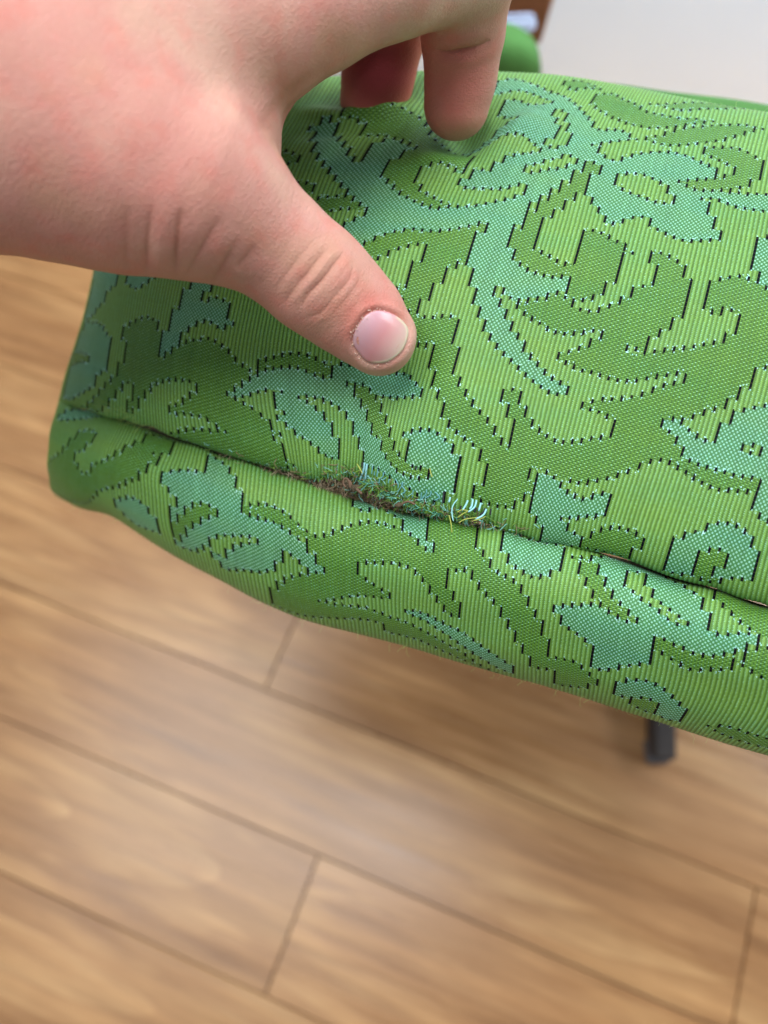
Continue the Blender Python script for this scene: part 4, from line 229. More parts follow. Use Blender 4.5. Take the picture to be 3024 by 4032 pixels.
def panel(name,us,vs,net,motifs,u0,u1,v0,v1,disp,parent,edge=None,offs=(0,.145,.265,.385,.5,.615,.735,.855),DV=DV):
    SU=len(offs); nu=u1-u0; nv=int((v1-v0)/DV)
    uq=np.append((u0+np.arange(nu)[:,None]+np.array(offs)[None]).ravel(),u1)*1.; vq=v0+np.arange(nv+1)*DV
    S=surf(us,vs,net,uq,vq)
    Zp=raster(motifs,u0,nu,v0,nv,DV)
    # jacquard outline: black warp floats at every column border where the two neighbours differ
    e=np.zeros_like(Zp,bool); e[:,1:]=Zp[:,1:]!=Zp[:,:-1]
    bl=np.zeros((nu+1,nv),bool)
    def dil(a,k):
        o_=a.copy()
        for s_ in range(1,k+1): o_[:,s_:]|=a[:,:-s_]; o_[:,:-s_]|=a[:,s_:]
        return o_
    D_=(Zp[1:]!=Zp[:-1]); lone=(e[1:]|e[:-1])&~dil(D_,3)
    core=D_.copy(); core[:,1:-1]&=True
    short=D_&~(dil(~dil(~D_,1),1))           # runs of one or two rows grow to a visible dot
    bl[1:-1]=dil(D_&dil(short,2),1)|D_|dil(lone,1)
    Zf=np.repeat(Zp,SU,axis=0).astype(np.float32)
    # pale picks that fringe the outline between the black floats
    near=e.copy()
    for s in (1,2): near[:,s:]|=e[:,:-s]; near[:,:-s]|=e[:,s:]
    for k in ((1,2,4,6) if SU==8 else ()):
        sel=near&(rng.random(near.shape)<(.12 if k in (1,6) else .06)); row=Zf[k::SU]; row[sel]=4
    for c in range(1,nu):
        Zf[c*SU-1][bl[c]]=3; Zf[c*SU][bl[c]]=3
        # a pale stitch at both ends of a float
        en=bl[c]; a=np.flatnonzero(np.diff(en.astype(int)))
        for q in a[::2]:
            if rng.random()<.12: Zf[c*SU-(rng.random()<.5)][q+1:q+2]=Zp[c,q]
        for q in a:
            if rng.random()<.25: Zf[c*SU-1][max(q-0,0):q+2]=3
        for q in a:
            if rng.random()<.4: r=q+1 if en[q] else q; r+=0; Zf[c*SU-(rng.random()<.5),max(0,min(nv-1,r))]=4
    # normals
    du=np.gradient(S,axis=0); dv=np.gradient(S,axis=1); nr=np.cross(du,dv); nr/=np.linalg.norm(nr,axis=2,keepdims=True)+1e-12
    if (nr*(CAMP-S)).sum(2).mean()<0: nr=-nr
    h=disp(S,uq[:,None]+0*vq[None],vq[None]+0*uq[:,None])
    zv=np.zeros(S.shape[:2]); zv[:-1,:-1]=Zf; 
    ph=uq[:,None]*2*2*math.pi
    rib=np.cos(ph)*np.ones_like(zv)
    rows=np.cos((vq[None]/.00067)*math.pi*1.15)
    h=h+np.where(zv==1,rib*rows*.05,np.where(zv==2,.05+rib*.012,np.where(zv==3,.02,np.where(zv==4,.07,rib*.055))))*1e-3
    V=S+nr*h[...,None]
    if edge is not None: V=edge(V,uq,vq)
    nU,nV=V.shape[:2]; idx=np.arange(nU*nV).reshape(nU,nV)
    Q=np.stack([idx[:-1,:-1],idx[1:,:-1],idx[1:,1:],idx[:-1,1:]],-1).reshape(-1,4)
    fn=np.cross(V[1,0]-V[0,0],V[0,1]-V[0,0])
    if (np.cross(du,dv)*nr).sum()<0: Q=Q[:,::-1]
    o=mesh_np(name,V.reshape(-1,3),Q,BRO,parent)
    me=o.data; at=me.attributes.new('zone','FLOAT','FACE'); at.data.foreach_set('value',Zf.reshape(-1))
    uvl=me.uv_layers.new(name='weave'); li=Q.ravel(); wob=vnoise(S.reshape(-1,3),120,3)*.10
    uu=np.repeat(uq,nV).astype(np.float32); vv=np.tile(vq/.00067,nU).astype(np.float32)+wob
    uvl.data.foreach_set('uv',np.stack([uu[li],vv[li]],-1).ravel().astype(np.float32))
    return o,S,nr,uq,vq
chair=empty('upholstered_chair',(0,.1,0))
tag(chair,'chair seat in green and teal brocade with a torn front seam, held by the hand','chair')
chair_inv=Matrix.Translation(chair.location).inverted()
def kid(o):
    o.matrix_parent_inverse=chair_inv; return o
def spot(S,p,r,a):
    d=((S-np.array(p)*1e-3)**2).sum(2); return -a*1e-3*np.exp(-d/(2*(r*1e-3)**2))
def disp_top(S,U,V):
    h=vnoise(S,28,1)*.5e-3+vnoise(S,75,2)*.14e-3
    for p,r,a in DIMPLES: h=h+spot(S,p,r,a)
    for p0,p1,w,a in FOLDS:
        p0=np.array(p0)*1e-3; p1=np.array(p1)*1e-3; d=p1-p0; L=np.linalg.norm(d); t=np.clip(((S-p0)@d)/L**2,0,1)
        q=p0+t[...,None]*d; dd=((S-q)**2).sum(2); h=h+a*1e-3*np.exp(-dd/(2*(w*1e-3)**2))*np.sin(math.pi*np.clip(t*.9+.05,0,1))
    # puckers running out of the seam
    k=np.exp(-np.maximum(V,0)/.011)
    h=h+k*.42e-3*(np.sin(U*.9+np.sin(U*.23)*2)*.6+np.sin(U*.41+1))
    return h
def disp_bor(S,U,V):
    k=np.exp(-np.maximum(V,0)/.010)
    return vnoise(S,30,5)*.5e-3+vnoise(S,80,6)*.15e-3+k*.4e-3*np.sin(U*.62+np.sin(U*.2)*2)
top,ST,NT,UQ,VQ=panel('top_cover',TOP_U,TOP_V,TOP_NET,TOP_MOTIFS,-84,32,-.004,.163,disp_top,chair); kid(top)
bor,SB,NB,UB,VB=panel('front_border',BOR_U,BOR_V,BOR_NET,BOR_MOTIFS,-76,38,-.004,.074,disp_bor,chair); kid(bor)
# the seat runs on to the right, woven coarser where the photograph no longer shows it
def further(us,net,k=3,step=16.):
    d=(net[-1]-net[-3])/(us[-1]-us[-3]); ex=[net[-1]+d*step*(i+1)+np.array([0,0,-.0016])*(i+1)**2 for i in range(k)]
    return list(us)+[us[-1]+step*(i+1) for i in range(k)],np.concatenate([net,np.array(ex)])
shift=lambda M,s:[(z,[(u+s,v) for u,v in q]) for z,q in M]
u2,n2=further(TOP_U,TOP_NET); o,*_=panel('side_cover',u2,TOP_V,n2,shift(TOP_MOTIFS,64),32,76,-.004,.163,disp_top,chair,offs=(0,.15,.5,.85),DV=.001); kid(o)
u2,n2=further(BOR_U,BOR_NET); o,*_=panel('side_border',u2,BOR_V,n2,shift(BOR_MOTIFS,60),38,86,-.004,.074,disp_bor,chair,offs=(0,.15,.5,.85),DV=.001); kid(o)
def tp(u,v):
    """point and normal on the top cover"""
    i=int(np.clip(round((u+84)*8),0,len(UQ)-1)); j=int(np.clip(round((v*1e-3+.004)/DV),0,len(VQ)-1)); return ST[i,j],NT[i,j]
def bp(u,v):
    i=int(np.clip(round((u+76)*8),0,len(UB)-1)); j=int(np.clip(round((v*1e-3+.004)/DV),0,len(VB)-1)); return SB[i,j],NB[i,j]
# ------------------------------------------------------------------ tubes
def tubes(name,paths,mats,parent,rs,seg=5,kind=None,label=None):
    """many thin threads joined as one mesh; paths list of (n,3)"""
    VV=[];FF=[];base=0
    for P,r in zip(paths,rs):
        P=np.asarray(P,float); n=len(P); t=np.gradient(P,axis=0); t/=np.linalg.norm(t,axis=1,keepdims=True)+1e-12
        a=np.cross(t,[.3,.5,.8]); a/=np.linalg.norm(a,axis=1,keepdims=True)+1e-12; b_=np.cross(t,a)
        rr=(np.full(n,r) if np.isscalar(r) else np.asarray(r))*np.concatenate([np.ones(n-1),[.35]])
        an=np.arange(seg)*2*math.pi/seg
        ring=P[:,None]+rr[:,None,None]*(np.cos(an)[None,:,None]*a[:,None]+np.sin(an)[None,:,None]*b_[:,None])
        VV.append(ring.reshape(-1,3)); k=np.arange(n-1)[:,None]*seg+np.arange(seg)[None]; k2=np.arange(n-1)[:,None]*seg+(np.arange(seg)[None]+1)%seg
        FF.append(base+np.stack([k,k2,k2+seg,k+seg],-1).reshape(-1,4)); base+=n*seg
    o=mesh_np(name,np.concatenate(VV),np.concatenate(FF),mats,parent)
    if kind: o['kind']=kind
    if label: o['label']=label
    return kid(o)
M_CYAN=plain('pale_blue_thread',lin(165,228,236),.4)
M_GRN=plain('green_thread',lin(112,158,62),.5,nz=.35,nscale=900)
M_OLV=plain('olive_thread',lin(170,180,80),.5,nz=.2,nscale=900)
M_BLK=plain('black_thread',(.008,.010,.016),.5)
M_FUZ=plain('green_lint',lin(176,200,110),.7)
M_STUF=plain('brown_stuffing',lin(96,84,64),.9,nz=.5,nscale=700)
M_STRAW=plain('straw_chip',lin(104,78,58),.6,nz=.25,nscale=900)
# backing cloth behind the seam, seen through the tear
def seam_backing():
    us=np.arange(-62,33,.5); rows=[]
    for u in us:
        p,n=tp(u,-.5)
        rows.append(p)
    A=np.array(rows)
    # matching border edge by nearest point
    E=SB[:,int(.003/DV)]
    B=np.array([E[((E-a)**2).sum(1).argmin()] for a in A])
    L=[]
    for t in np.linspace(-.35,1.35,22):
        P=A*(1-t)+B*t; P=P+FW*(.0040-.0012*math.sin(math.pi*min(max(t,0),1)))
        L.append(P)
    G=np.array(L).transpose(1,0,2)
    G=G-FW*(np.abs(vnoise(G,900,4))*.0016+vnoise(G,380,9)*.0009)[...,None]
    a,b=G.shape[:2]; idx=np.arange(a*b).reshape(a,b)
    Q=np.stack([idx[:-1,:-1],idx[1:,:-1],idx[1:,1:],idx[:-1,1:]],-1).reshape(-1,4)
    o=mesh_np('stuffing',G.reshape(-1,3),Q,M_STUF,chair); o['label']='grey brown stuffing showing through the torn seam'
    kid(o); return A,B
EA,EB=seam_backing()
def ease(u): # edges of the tear at column u
    i=int(np.clip((u+62)*2,0,len(EA)-1)); return EA[i],EB[i]
def curl(p,d,n,k=7,w=.25,drop=0.):
    P=[np.array(p,float)]; d=np.array(d,float); L=np.linalg.norm(d)/k; dr=d/np.linalg.norm(d)
    for i in range(k):
        dr=dr+rng.normal(0,w,3); dr-=FW*drop*0; dr/=np.linalg.norm(dr); P.append(P[-1]+dr*L)
    return np.array(P)
# fluff in the tear
pa=[];rs=[]
for i in range(1500):
    u=rng.normal(-25,5) if i%3 else rng.uniform(-44,2); a,b_=ease(u); t=rng.uniform(.0,1.0)
    p=a*(1-t)+b_*t+FW*rng.uniform(-.0004,.0018); d=rng.normal(0,.0015,3)-FW*.0008; pa.append(curl(p,d,5,5,.55)); rs.append(rng.uniform(.00003,.00008))
tubes('stuffing_fibres',pa[:800],plain('grey_fluff',lin(176,156,132),.9),chair,rs,4,'stuff')
tubes('stuffing_lint',pa[800:],plain('brown_fluff',lin(132,104,78),.9),chair,rs,4,'stuff')
# frayed green ends hanging off the top cover edge
pa=[];rs=[]
for i in range(460):
    u=rng.choice([rng.uniform(-32,-8),rng.uniform(-22,-10)]); a,b_=ease(u); L=rng.uniform(.08,.42)
    st=a-FW*.0010+(a-b_)*rng.uniform(0,.35); d=(b_-a)*L+np.array([rng.normal(0,.0012),0,0])+rng.normal(0,.0004,3)
    pa.append(curl(st,d,6,6,.28)); rs.append(rng.uniform(.00005,.00011))
tubes('frayed_green_ends',pa[:290],M_GRN,chair,rs,4,'stuff')
tubes('frayed_teal_ends',pa[290:],plain('teal_thread',lin(110,190,170),.5,nz=.3,nscale=900),chair,rs[290:],4,'stuff')
def thread(nm,px_uv,r,m,lift=.0006,lab=None):
    P=[]
    if len(px_uv[0])==4:
        P=np.array([q[:3] for q in px_uv])*1e-3; Q=spl(np.arange(len(P)),P,np.linspace(0,len(P)-1,16)) if len(P)>2 else P[0]+(P[1]-P[0])*np.linspace(0,1,8)[:,None]
        return tubes(nm,[Q],m,chair,[r],6,label=lab)
    for q in px_uv:
        u,v=q[:2]; p,n=tp(u,v); P.append(p+n*(lift+(q[2]*1e-3 if len(q)>2 else 0)))
    P=np.array(P); t=np.linspace(0,len(P)-1,14); Q=spl(np.arange(len(P)),P,t) if len(P)>2 else np.array([P[0]+(P[1]-P[0])*k for k in np.linspace(0,1,14)])
    return tubes(nm,[Q],m,chair,[r],6,label=lab)
M_TEAL=plain("teal_float",lin(112,180,182),.45)
THREADS=[('loose_thread',[(-22.5, 6.0), (-22.5, 4.0), (-23.0, 1.0)],0.00026,M_CYAN,0.0007),('loose_thread',[(-22.0, 6.0), (-22.0, 4.0), (-22.0, 2.0)],0.00026,M_CYAN,0.0007),('pale_loose_thread',[(17.96, 73.13, 495.14, 0), (16.94, 72.01, 494.42, 0), (16.56, 70.36, 493.63, 0), (16.94, 68.28, 492.84, 0)],0.00015,M_CYAN),('pale_loose_thread',[(16.22, 73.77, 494.99, 0), (15.86, 72.59, 494.41, 0)],0.00024,M_CYAN),('pale_loose_thread',[(20.39, 72.67, 495.54, 0), (19.8, 71.52, 494.91, 0), (18.99, 70.39, 494.23, 0)],0.00024,M_CYAN),('pale_loose_thread',[(22.41, 72.53, 495.97, 0), (21.91, 70.97, 495.19, 0), (20.39, 70.03, 494.42, 0)],0.00024,M_CYAN),('pale_loose_thread',[(21.53, 72.8, 495.87, 0), (21.32, 71.38, 495.22, 0), (20.77, 70.71, 494.8, 0)],0.00024,M_CYAN),('pale_loose_thread',[(23.5, 71.79, 495.92, 0), (22.92, 70.04, 495.04, 0)],0.00024,M_CYAN),('pale_loose_thread',[(24.76, 70.37, 495.61, 0), (23.93, 69.0, 494.85, 0), (22.16, 68.32, 494.13, 0)],0.00024,M_CYAN),('black_loose_thread',[(18.81, 71.73, 494.42, 0), (18.51, 70.55, 493.85, 0)],0.00024,M_BLK),('black_loose_thread',[(22.37, 70.93, 494.95, 0), (21.94, 69.89, 494.41, 0)],0.00024,M_BLK),('black_loose_thread',[(24.55, 70.75, 495.39, 0), (24.14, 69.82, 494.91, 0), (23.21, 69.3, 494.47, 0)],0.00024,M_BLK),('black_loose_thread',[(25.86, 70.4, 495.53, 0), (25.66, 68.99, 494.88, 0)],0.00024,M_BLK),('black_loose_thread',[(-5.46, 84.03, 493.49, 0), (-5.57, 82.93, 492.99, 0)],0.00024,M_BLK),('black_loose_thread',[(8.01, 81.7, 496.06, 0), (7.75, 80.87, 495.65, 0)],0.00024,M_BLK),('black_loose_thread',[(14.65, 75.24, 494.91, 0), (14.39, 72.6, 493.73, 0)],0.00024,M_BLK),('olive_loose_thread',[(20.36, 70.14, 494.68, 0), (19.22, 69.69, 494.21, 0), (17.94, 68.91, 493.58, 0)],0.00013,M_OLV),('olive_loose_thread',[(22.51, 68.52, 494.52, 0), (19.73, 68.37, 493.78, 0), (18.2, 67.69, 493.12, 0)],0.00013,M_OLV),('olive_loose_thread',[(24.53, 68.64, 495.05, 0), (23.27, 68.14, 494.55, 0), (21.5, 67.94, 494.03, 0)],0.00013,M_OLV),('olive_loose_thread',[(15.85, 69.62, 493.37, 0), (16.36, 67.65, 492.66, 0), (16.56, 65.66, 491.87, 0)],0.00013,M_OLV),('olive_loose_thread',[(-6.8, 83.62, 493.42, 0), (-6.12, 82.54, 493.18, 0), (-5.44, 81.21, 492.84, 0)],0.00013,M_OLV),('olive_loose_thread',[(11.25, 80.67, 496.94, 0), (11.51, 79.44, 496.48, 0), (11.9, 78.55, 496.2, 0)],0.00013,M_OLV),('olive_loose_thread',[(17.94, 70.16, 494.1, 0), (18.96, 70.55, 494.52, 0), (20.49, 70.18, 494.73, 0)],0.00013,M_OLV),('curled_stalk',[(-8.6, 78.54, 490.27, 0), (-8.87, 80.08, 490.83, 0), (-9.84, 80.82, 490.84, 0), (-10.33, 79.76, 490.24, 0), (-9.56, 78.66, 490.02, 0)],0.0003,M_STRAW),('curled_stalk',[(-8.73, 80.06, 490.87, 0), (-8.32, 79.26, 490.66, 0), (-8.73, 78.56, 490.24, 0)],0.0003,M_STRAW),('straw_chip',[(-6.93, 77.72, 491.1, 0), (-5.49, 76.38, 490.99, 0)],0.0004,M_STRAW),('straw_chip',[(4.71, 73.33, 492.07, 0), (6.03, 73.65, 492.52, 0), (7.61, 72.83, 492.54, 0)],0.00028,M_STRAW),('loose_thread',[(-21.0, 6.0), (-21.0, 5.0), (-21.0, 4.0)],0.00015,M_TEAL,0.0005),('loose_thread',[(-20.5, 5.0), (-20.5, 5.0), (-20.5, 4.0)],0.00015,M_TEAL,0.0005),('loose_thread',[(-20.0, 6.0), (-20.0, 5.0), (-20.0, 4.0)],0.00015,M_TEAL,0.0005),('loose_thread',[(-19.0, 6.0), (-19.0, 5.0), (-19.5, 4.0)],0.00015,M_TEAL,0.0005),('loose_thread',[(-18.5, 5.0), (-18.5, 5.0), (-19.0, 4.0)],0.00015,M_TEAL,0.0005),('loose_thread',[(-18.0, 5.0), (-18.0, 5.0), (-18.0, 4.0)],0.00015,M_TEAL,0.0005),('loose_thread',[(-17.0, 6.0), (-16.5, 5.0), (-16.5, 4.0)],0.00015,M_TEAL,0.0005),('loose_thread',[(-16.0, 6.0), (-16.0, 5.0), (-16.5, 3.0)],0.00015,M_TEAL,0.0005),('loose_thread',[(-16.0, 5.0), (-15.5, 4.0), (-16.0, 3.0)],0.00015,M_TEAL,0.0005),('loose_thread',[(-14.5, 5.0), (-14.5, 4.0), (-14.5, 3.0)],0.00015,M_TEAL,0.0005),('loose_thread',[(-13.5, 5.0), (-13.5, 4.0), (-13.5, 3.0)],0.00015,M_TEAL,0.0005),('loose_thread',[(-13.0, 6.0), (-13.0, 5.0), (-13.5, 3.0)],0.00015,M_TEAL,0.0005),('loose_thread',[(-19.5, 4.0), (-19.5, 3.0), (-19.5, 3.0)],0.00015,M_TEAL,0.0005),('loose_thread',[(-12.5, 6.0), (-12.5, 5.0), (-13.0, 4.0)],0.00015,M_TEAL,0.0005),('loose_thread',[(-12.0, 6.0), (-11.5, 5.0), (-12.0, 4.0)],0.00015,M_TEAL,0.0005)]
for T in THREADS: thread(*T)
# threads worn loose and flattened round the tear
for nm_,m_,k_ in (('worn_green_threads',plain('worn_green',lin(128,168,66),.6,nz=.3,nscale=900),170),('worn_teal_threads',plain('worn_teal',lin(150,214,204),.5,nz=.25,nscale=900),130),('worn_brown_fibres',plain('worn_brown',lin(140,122,92),.9,nz=.3,nscale=900),170),('worn_dark_threads',plain('worn_dark',lin(44,70,40),.7),50)):
    pa=[];rs=[]
    for i in range(k_):
        u=rng.choice([rng.normal(-24,3.5),rng.normal(-15,4),rng.normal(-8,3),rng.uniform(-46,2)],p=[.35,.35,.2,.1]); v=abs(rng.normal(0,1.7)); p,n_q=tp(u,v)
        a_,b_=ease(u); p=p+(b_-a_)*rng.uniform(-.1,.8)*(v<1.2)
        L_=rng.uniform(.0012,.0038); th_=rng.normal(1.5,.7); du_=tp(u+1,v)[0]-tp(u-1,v)[0]; du_/=np.linalg.norm(du_)+1e-9; dv_=np.cross(du_,n_q)
        d=(du_*math.cos(th_)+dv_*math.sin(th_))*L_*rng.choice([-1,1])+n_q*.0002
        q=curl(p+n_q*.00035,d,7,7,.28); q=q-n_q*np.maximum(((q-p)@n_q)-.0010,0)[:,None]; pa.append(q); rs.append(rng.uniform(.00005,.00013))
    tubes(nm_,pa,m_,chair,rs,4,'stuff')
# lumps of felted stuffing, a straw chip and a curl of brown stalk caught in the tear
def lump(c,r,seed):
    bm=bmesh.new(); bmesh.ops.create_icosphere(bm,subdivisions=4,radius=1); V=np.array([v.co[:] for v in bm.verts]); d=1+vnoise(V,2.2,seed)*.35+vnoise(V,6,seed+1)*.25+vnoise(V,14,seed+2)*.12
    for v,k in zip(bm.verts,d): v.co=Vector(c)+Vector((v.co.x*r[0]*k,v.co.y*r[1]*k,v.co.z*r[2]*k))
    me=bpy.data.meshes.new('stuffing_lump'); bm.to_mesh(me); bm.free(); me.materials.append(M_STUF); o=bpy.data.objects.new('stuffing_lump',me); link(o,chair); kid(o)
for k,(c,r) in enumerate(LUMPS): lump(np.array(c)*1e-3,np.array(r)*1e-3,40+k*7)
# stray lint along the lower edge and nap on the leaf satin
pa=[];rs=[]
jb=int((.046+.004)/DV)
for i in range(110):
    u=rng.uniform(-60,34); v=rng.normal(50,4) if i%3 else rng.uniform(38,54)
    p,n=bp(u,min(v,70)); d=n*rng.uniform(.0006,.0024)+rng.normal(0,.0011,3); pa.append(curl(p,d,6,6,.35)); rs.append(rng.uniform(.000018,.000036))
for i in range(160):
    u=rng.uniform(-40,30); v=rng.normal(128,6); p,n=tp(u,v); d=n*rng.uniform(.0004,.0015)+rng.normal(0,.0009,3); pa.append(curl(p,d,6,6,.3)); rs.append(rng.uniform(.000010,.00002))
for i in range(90):
    u=rng.normal(-56,3); v=rng.uniform(-2,4); p,n=tp(u,v); d=n*.001+rng.normal(0,.0012,3)+np.array([-.0012,0,0]); pa.append(curl(p,d,6,6,.3)); rs.append(.00003)
tubes('lint_fibres',pa,M_FUZ,chair,rs,4,'stuff')
# ------------------------------------------------------------------ hand: one smooth implicit body, polygonised
def build_hand(h=.00054):
    prim=[]
    for g,chs in HAND.items():
        for ch in chs:
            for a,b_ in zip(ch[:-1],ch[1:]): prim.append((g,np.array(a[:3])*1e-3,np.array(b_[:3])*1e-3,a[3]*1e-3,b_[3]*1e-3))
    lo=np.array([-.135,.0,.40]); hi=np.array([.055,.30,.66])
    P=np.array([p[1] for p in prim]+[p[2] for p in prim]); rr=max(p[3] for p in prim)
    lo=np.maximum(P.min(0)-rr-.004,[-.16,-1,-1]); hi=P.max(0)+rr+.004
    n=np.ceil((hi-lo)/h).astype(int)+1
    ax=[(lo[k]+h*np.arange(n[k])).astype(np.float32) for k in range(3)]
    BIG=.02
    groups={}
    for g,a,b_,ra,rb in prim:
        K=.006 if g in('arm',) else .0028
        pad=max(ra,rb)+.013
        sl=[]
        for k in range(3):
            i0=max(int((min(a[k],b_[k])-pad-lo[k])/h),0); i1=min(int((max(a[k],b_[k])+pad-lo[k])/h)+2,n[k]); sl.append(slice(i0,max(i1,i0)))
        if any(s.stop<=s.start for s in sl): continue
        X=ax[0][sl[0]][:,None,None]; Y=ax[1][sl[1]][None,:,None]; Zc=ax[2][sl[2]][None,None]
        d=b_-a; L2=(d@d)+1e-12
        t=((X-a[0])*d[0]+(Y-a[1])*d[1]+(Zc-a[2])*d[2])/L2; t=np.clip(t,0,1).astype(np.float32)
        dist=np.sqrt((X-a[0]-t*d[0])**2+(Y-a[1]-t*d[1])**2+(Zc-a[2]-t*d[2])**2)-(ra+(rb-ra)*t)
        if g not in groups: groups[g]=np.full(tuple(n),BIG,np.float32)
        F=groups[g][tuple(sl)]; hh=np.clip(.5+.5*(F-dist)/K,0,1)
        groups[g][tuple(sl)]=F*(1-hh)+dist*hh-K*hh*(1-hh)
    F=groups.pop('arm')
    for g,k in (('web',.0045),('thumb',.0045),('little',.003),('ring',.003),('middle',.0025),('index',.0042)):
        G=groups[g]; hh=np.clip(.5+.5*(F-G)/k,0,1); F=F*(1-hh)+G*hh-k*hh*(1-hh)
    # surface nets
    s=F<0
    c=[s[i:n[0]-1+i,j:n[1]-1+j,k:n[2]-1+k] for i in(0,1) for j in(0,1) for k in(0,1)]
    allc=np.logical_and.reduce(c); anyc=np.logical_or.reduce(c); act=anyc&~allc
    ii=np.argwhere(act); vid=np.full(act.shape,-1,np.int32); vid[act]=np.arange(len(ii))
    acc=np.zeros((len(ii),3)); cnt=np.zeros(len(ii))
    cor=[(i,j,k) for i in(0,1) for j in(0,1) for k in(0,1)]
    val={q:F[ii[:,0]+q[0],ii[:,1]+q[1],ii[:,2]+q[2]] for q in cor}
    for q in cor:
        for ax_ in range(3):
            if q[ax_]==0:
                r=list(q); r[ax_]=1; r=tuple(r); a=val[q];b_=val[r]; m_=(a<0)!=(b_<0)
                t=np.where(m_,a/(a-b_+1e-20),0); p=np.array(q,float)[None]+np.zeros((len(ii),3)); p[:,ax_]=t
                acc[m_]+=p[m_]; cnt[m_]+=1
    V=lo+h*(ii+acc/cnt[:,None])
    Qs=[]
    for ax_ in range(3):
        o1,o2=[(1,2),(2,0),(0,1)][ax_]
        sl0=[slice(1,n[k]-1) for k in range(3)]; sl1=list(sl0); sl0[ax_]=slice(0,n[ax_]-1); sl1[ax_]=slice(1,n[ax_])
        A=s[tuple(sl0)];B=s[tuple(sl1)]
        for cond,flip in ((A&~B,False),(~A&B,True)):
            e=np.argwhere(cond); e[:,o1]+=1; e[:,o2]+=1
            def g(d1,d2):
                f=e.copy(); f[:,o1]-=d1; f[:,o2]-=d2; return vid[f[:,0],f[:,1],f[:,2]]
            q=np.stack([g(0,0),g(1,0),g(1,1),g(0,1)],-1)
            Qs.append(q if flip is False else q[:,::-1])
    Q=np.concatenate(Qs); Q=Q[(Q>=0).all(1)]
    # gentle relax
    for _ in range(2):
        S=np.zeros_like(V);C=np.zeros(len(V))
        for a in range(4):
            for b_ in ((a+1)%4,(a+3)%4): np.add.at(S,Q[:,a],V[Q[:,b_]]); np.add.at(C,Q[:,a],1)
        V=V*.5+.5*S/np.maximum(C,1)[:,None]
    # normals
    fn=np.cross(V[Q[:,2]]-V[Q[:,0]],V[Q[:,3]]-V[Q[:,1]]); NN=np.zeros_like(V)
    for a in range(4): np.add.at(NN,Q[:,a],fn)
    NN/=np.linalg.norm(NN,axis=1,keepdims=True)+1e-12
    g=np.gradient(F[ii[:,0].min():ii[:,0].min()+2][:2].astype(float)) if False else None
    cen=V-np.array(HAND['thumb'][0][3][:3])*1e-3
    # outward orientation from the field
    k=np.clip(((V+NN*h*2-lo)/h).round().astype(int),0,n-1); k0=np.clip(((V-NN*h*2-lo)/h).round().astype(int),0,n-1)
    if (F[k[:,0],k[:,1],k[:,2]]-F[k0[:,0],k0[:,1],k0[:,2]]).mean()<0: NN=-NN; Q=Q[:,::-1]
    return V,Q,NN
HV,HQ,HN=build_hand()
# refine the folds of the thumb, wrist and finger joint three times finer
def refine(V,Q,NN,K=3):
    L=[np.array(l)*1e-3 for w,a,l in CREASES]+[np.array(NAIL)*1e-3]
    c=V[Q].mean(1); nn=NN[Q].mean(1); q=c-CAMP; D=q@FW; rt=np.array([1,0,0.]); dn=np.cross(FW,rt)
    A=np.stack([(q@rt)/D,(q@dn)/D],-1); sel=np.zeros(len(Q),bool)
    for l in L:
        p=l-CAMP; pd=p@FW; B=np.stack([(p@rt)/pd,(p@dn)/pd],-1); m=.012
        sel|=(A[:,0]>B[:,0].min()-m)&(A[:,0]<B[:,0].max()+m)&(A[:,1]>B[:,1].min()-m)&(A[:,1]<B[:,1].max()+m)&((nn*(CAMP-c)).sum(1)>0)&(np.abs(D-pd.mean())<.025)
    S=Q[sel]; t=np.linspace(0,1,K+1); a,b=np.meshgrid(t,t,indexing='ij')
    w=np.stack([(1-a)*(1-b),a*(1-b),a*b,(1-a)*b],-1).reshape(-1,4)
    # smooth (cubic-like) placement through normals: project bilinear points on the mean tangent planes
    P=np.einsum('kc,fcx->fkx',w,V[S]); Nn=np.einsum('kc,fcx->fkx',w,NN[S]); Nn/=np.linalg.norm(Nn,axis=2,keepdims=True)
    tang=sum(w[None,:,k,None]*(P-((P-V[S][:,k:k+1])*NN[S][:,k:k+1]).sum(2,keepdims=True)*NN[S][:,k:k+1]) for k in range(4))
    P=P*.35+tang*.65
    key=np.round(P.reshape(-1,3)/2e-6).astype(np.int64); _,fi,inv=np.unique(key,axis=0,return_index=True,return_inverse=True); inv=inv.reshape(-1)
    PV=P.reshape(-1,3)[fi]; PN=Nn.reshape(-1,3)[fi]; g=inv.reshape(len(S),K+1,K+1)+len(V)
    NQ=np.stack([g[:,:-1,:-1],g[:,1:,:-1],g[:,1:,1:],g[:,:-1,1:]],-1).reshape(-1,4)
    V2=np.vstack([V,PV]); N2=np.vstack([NN,PN]); Q2=np.vstack([Q[~sel],NQ])
    used=np.unique(Q2); mp=np.full(len(V2),-1); mp[used]=np.arange(len(used))
    # patch rim keeps the plain vertices where they coincide
    return V2[used],mp[Q2],N2[used]
HV,HQ,HN=refine(HV,HQ,HN)
H0=HV.copy()
def seg_dist(P,L,along=None):
    best=np.full(len(P),1.)
    for a,b_ in zip(L[:-1],L[1:]):
        d=b_-a; t=np.clip(((P-a)@d)/(d@d+1e-12),0,1); best=np.minimum(best,np.linalg.norm(P-a-t[:,None]*d,axis=1))
    return best
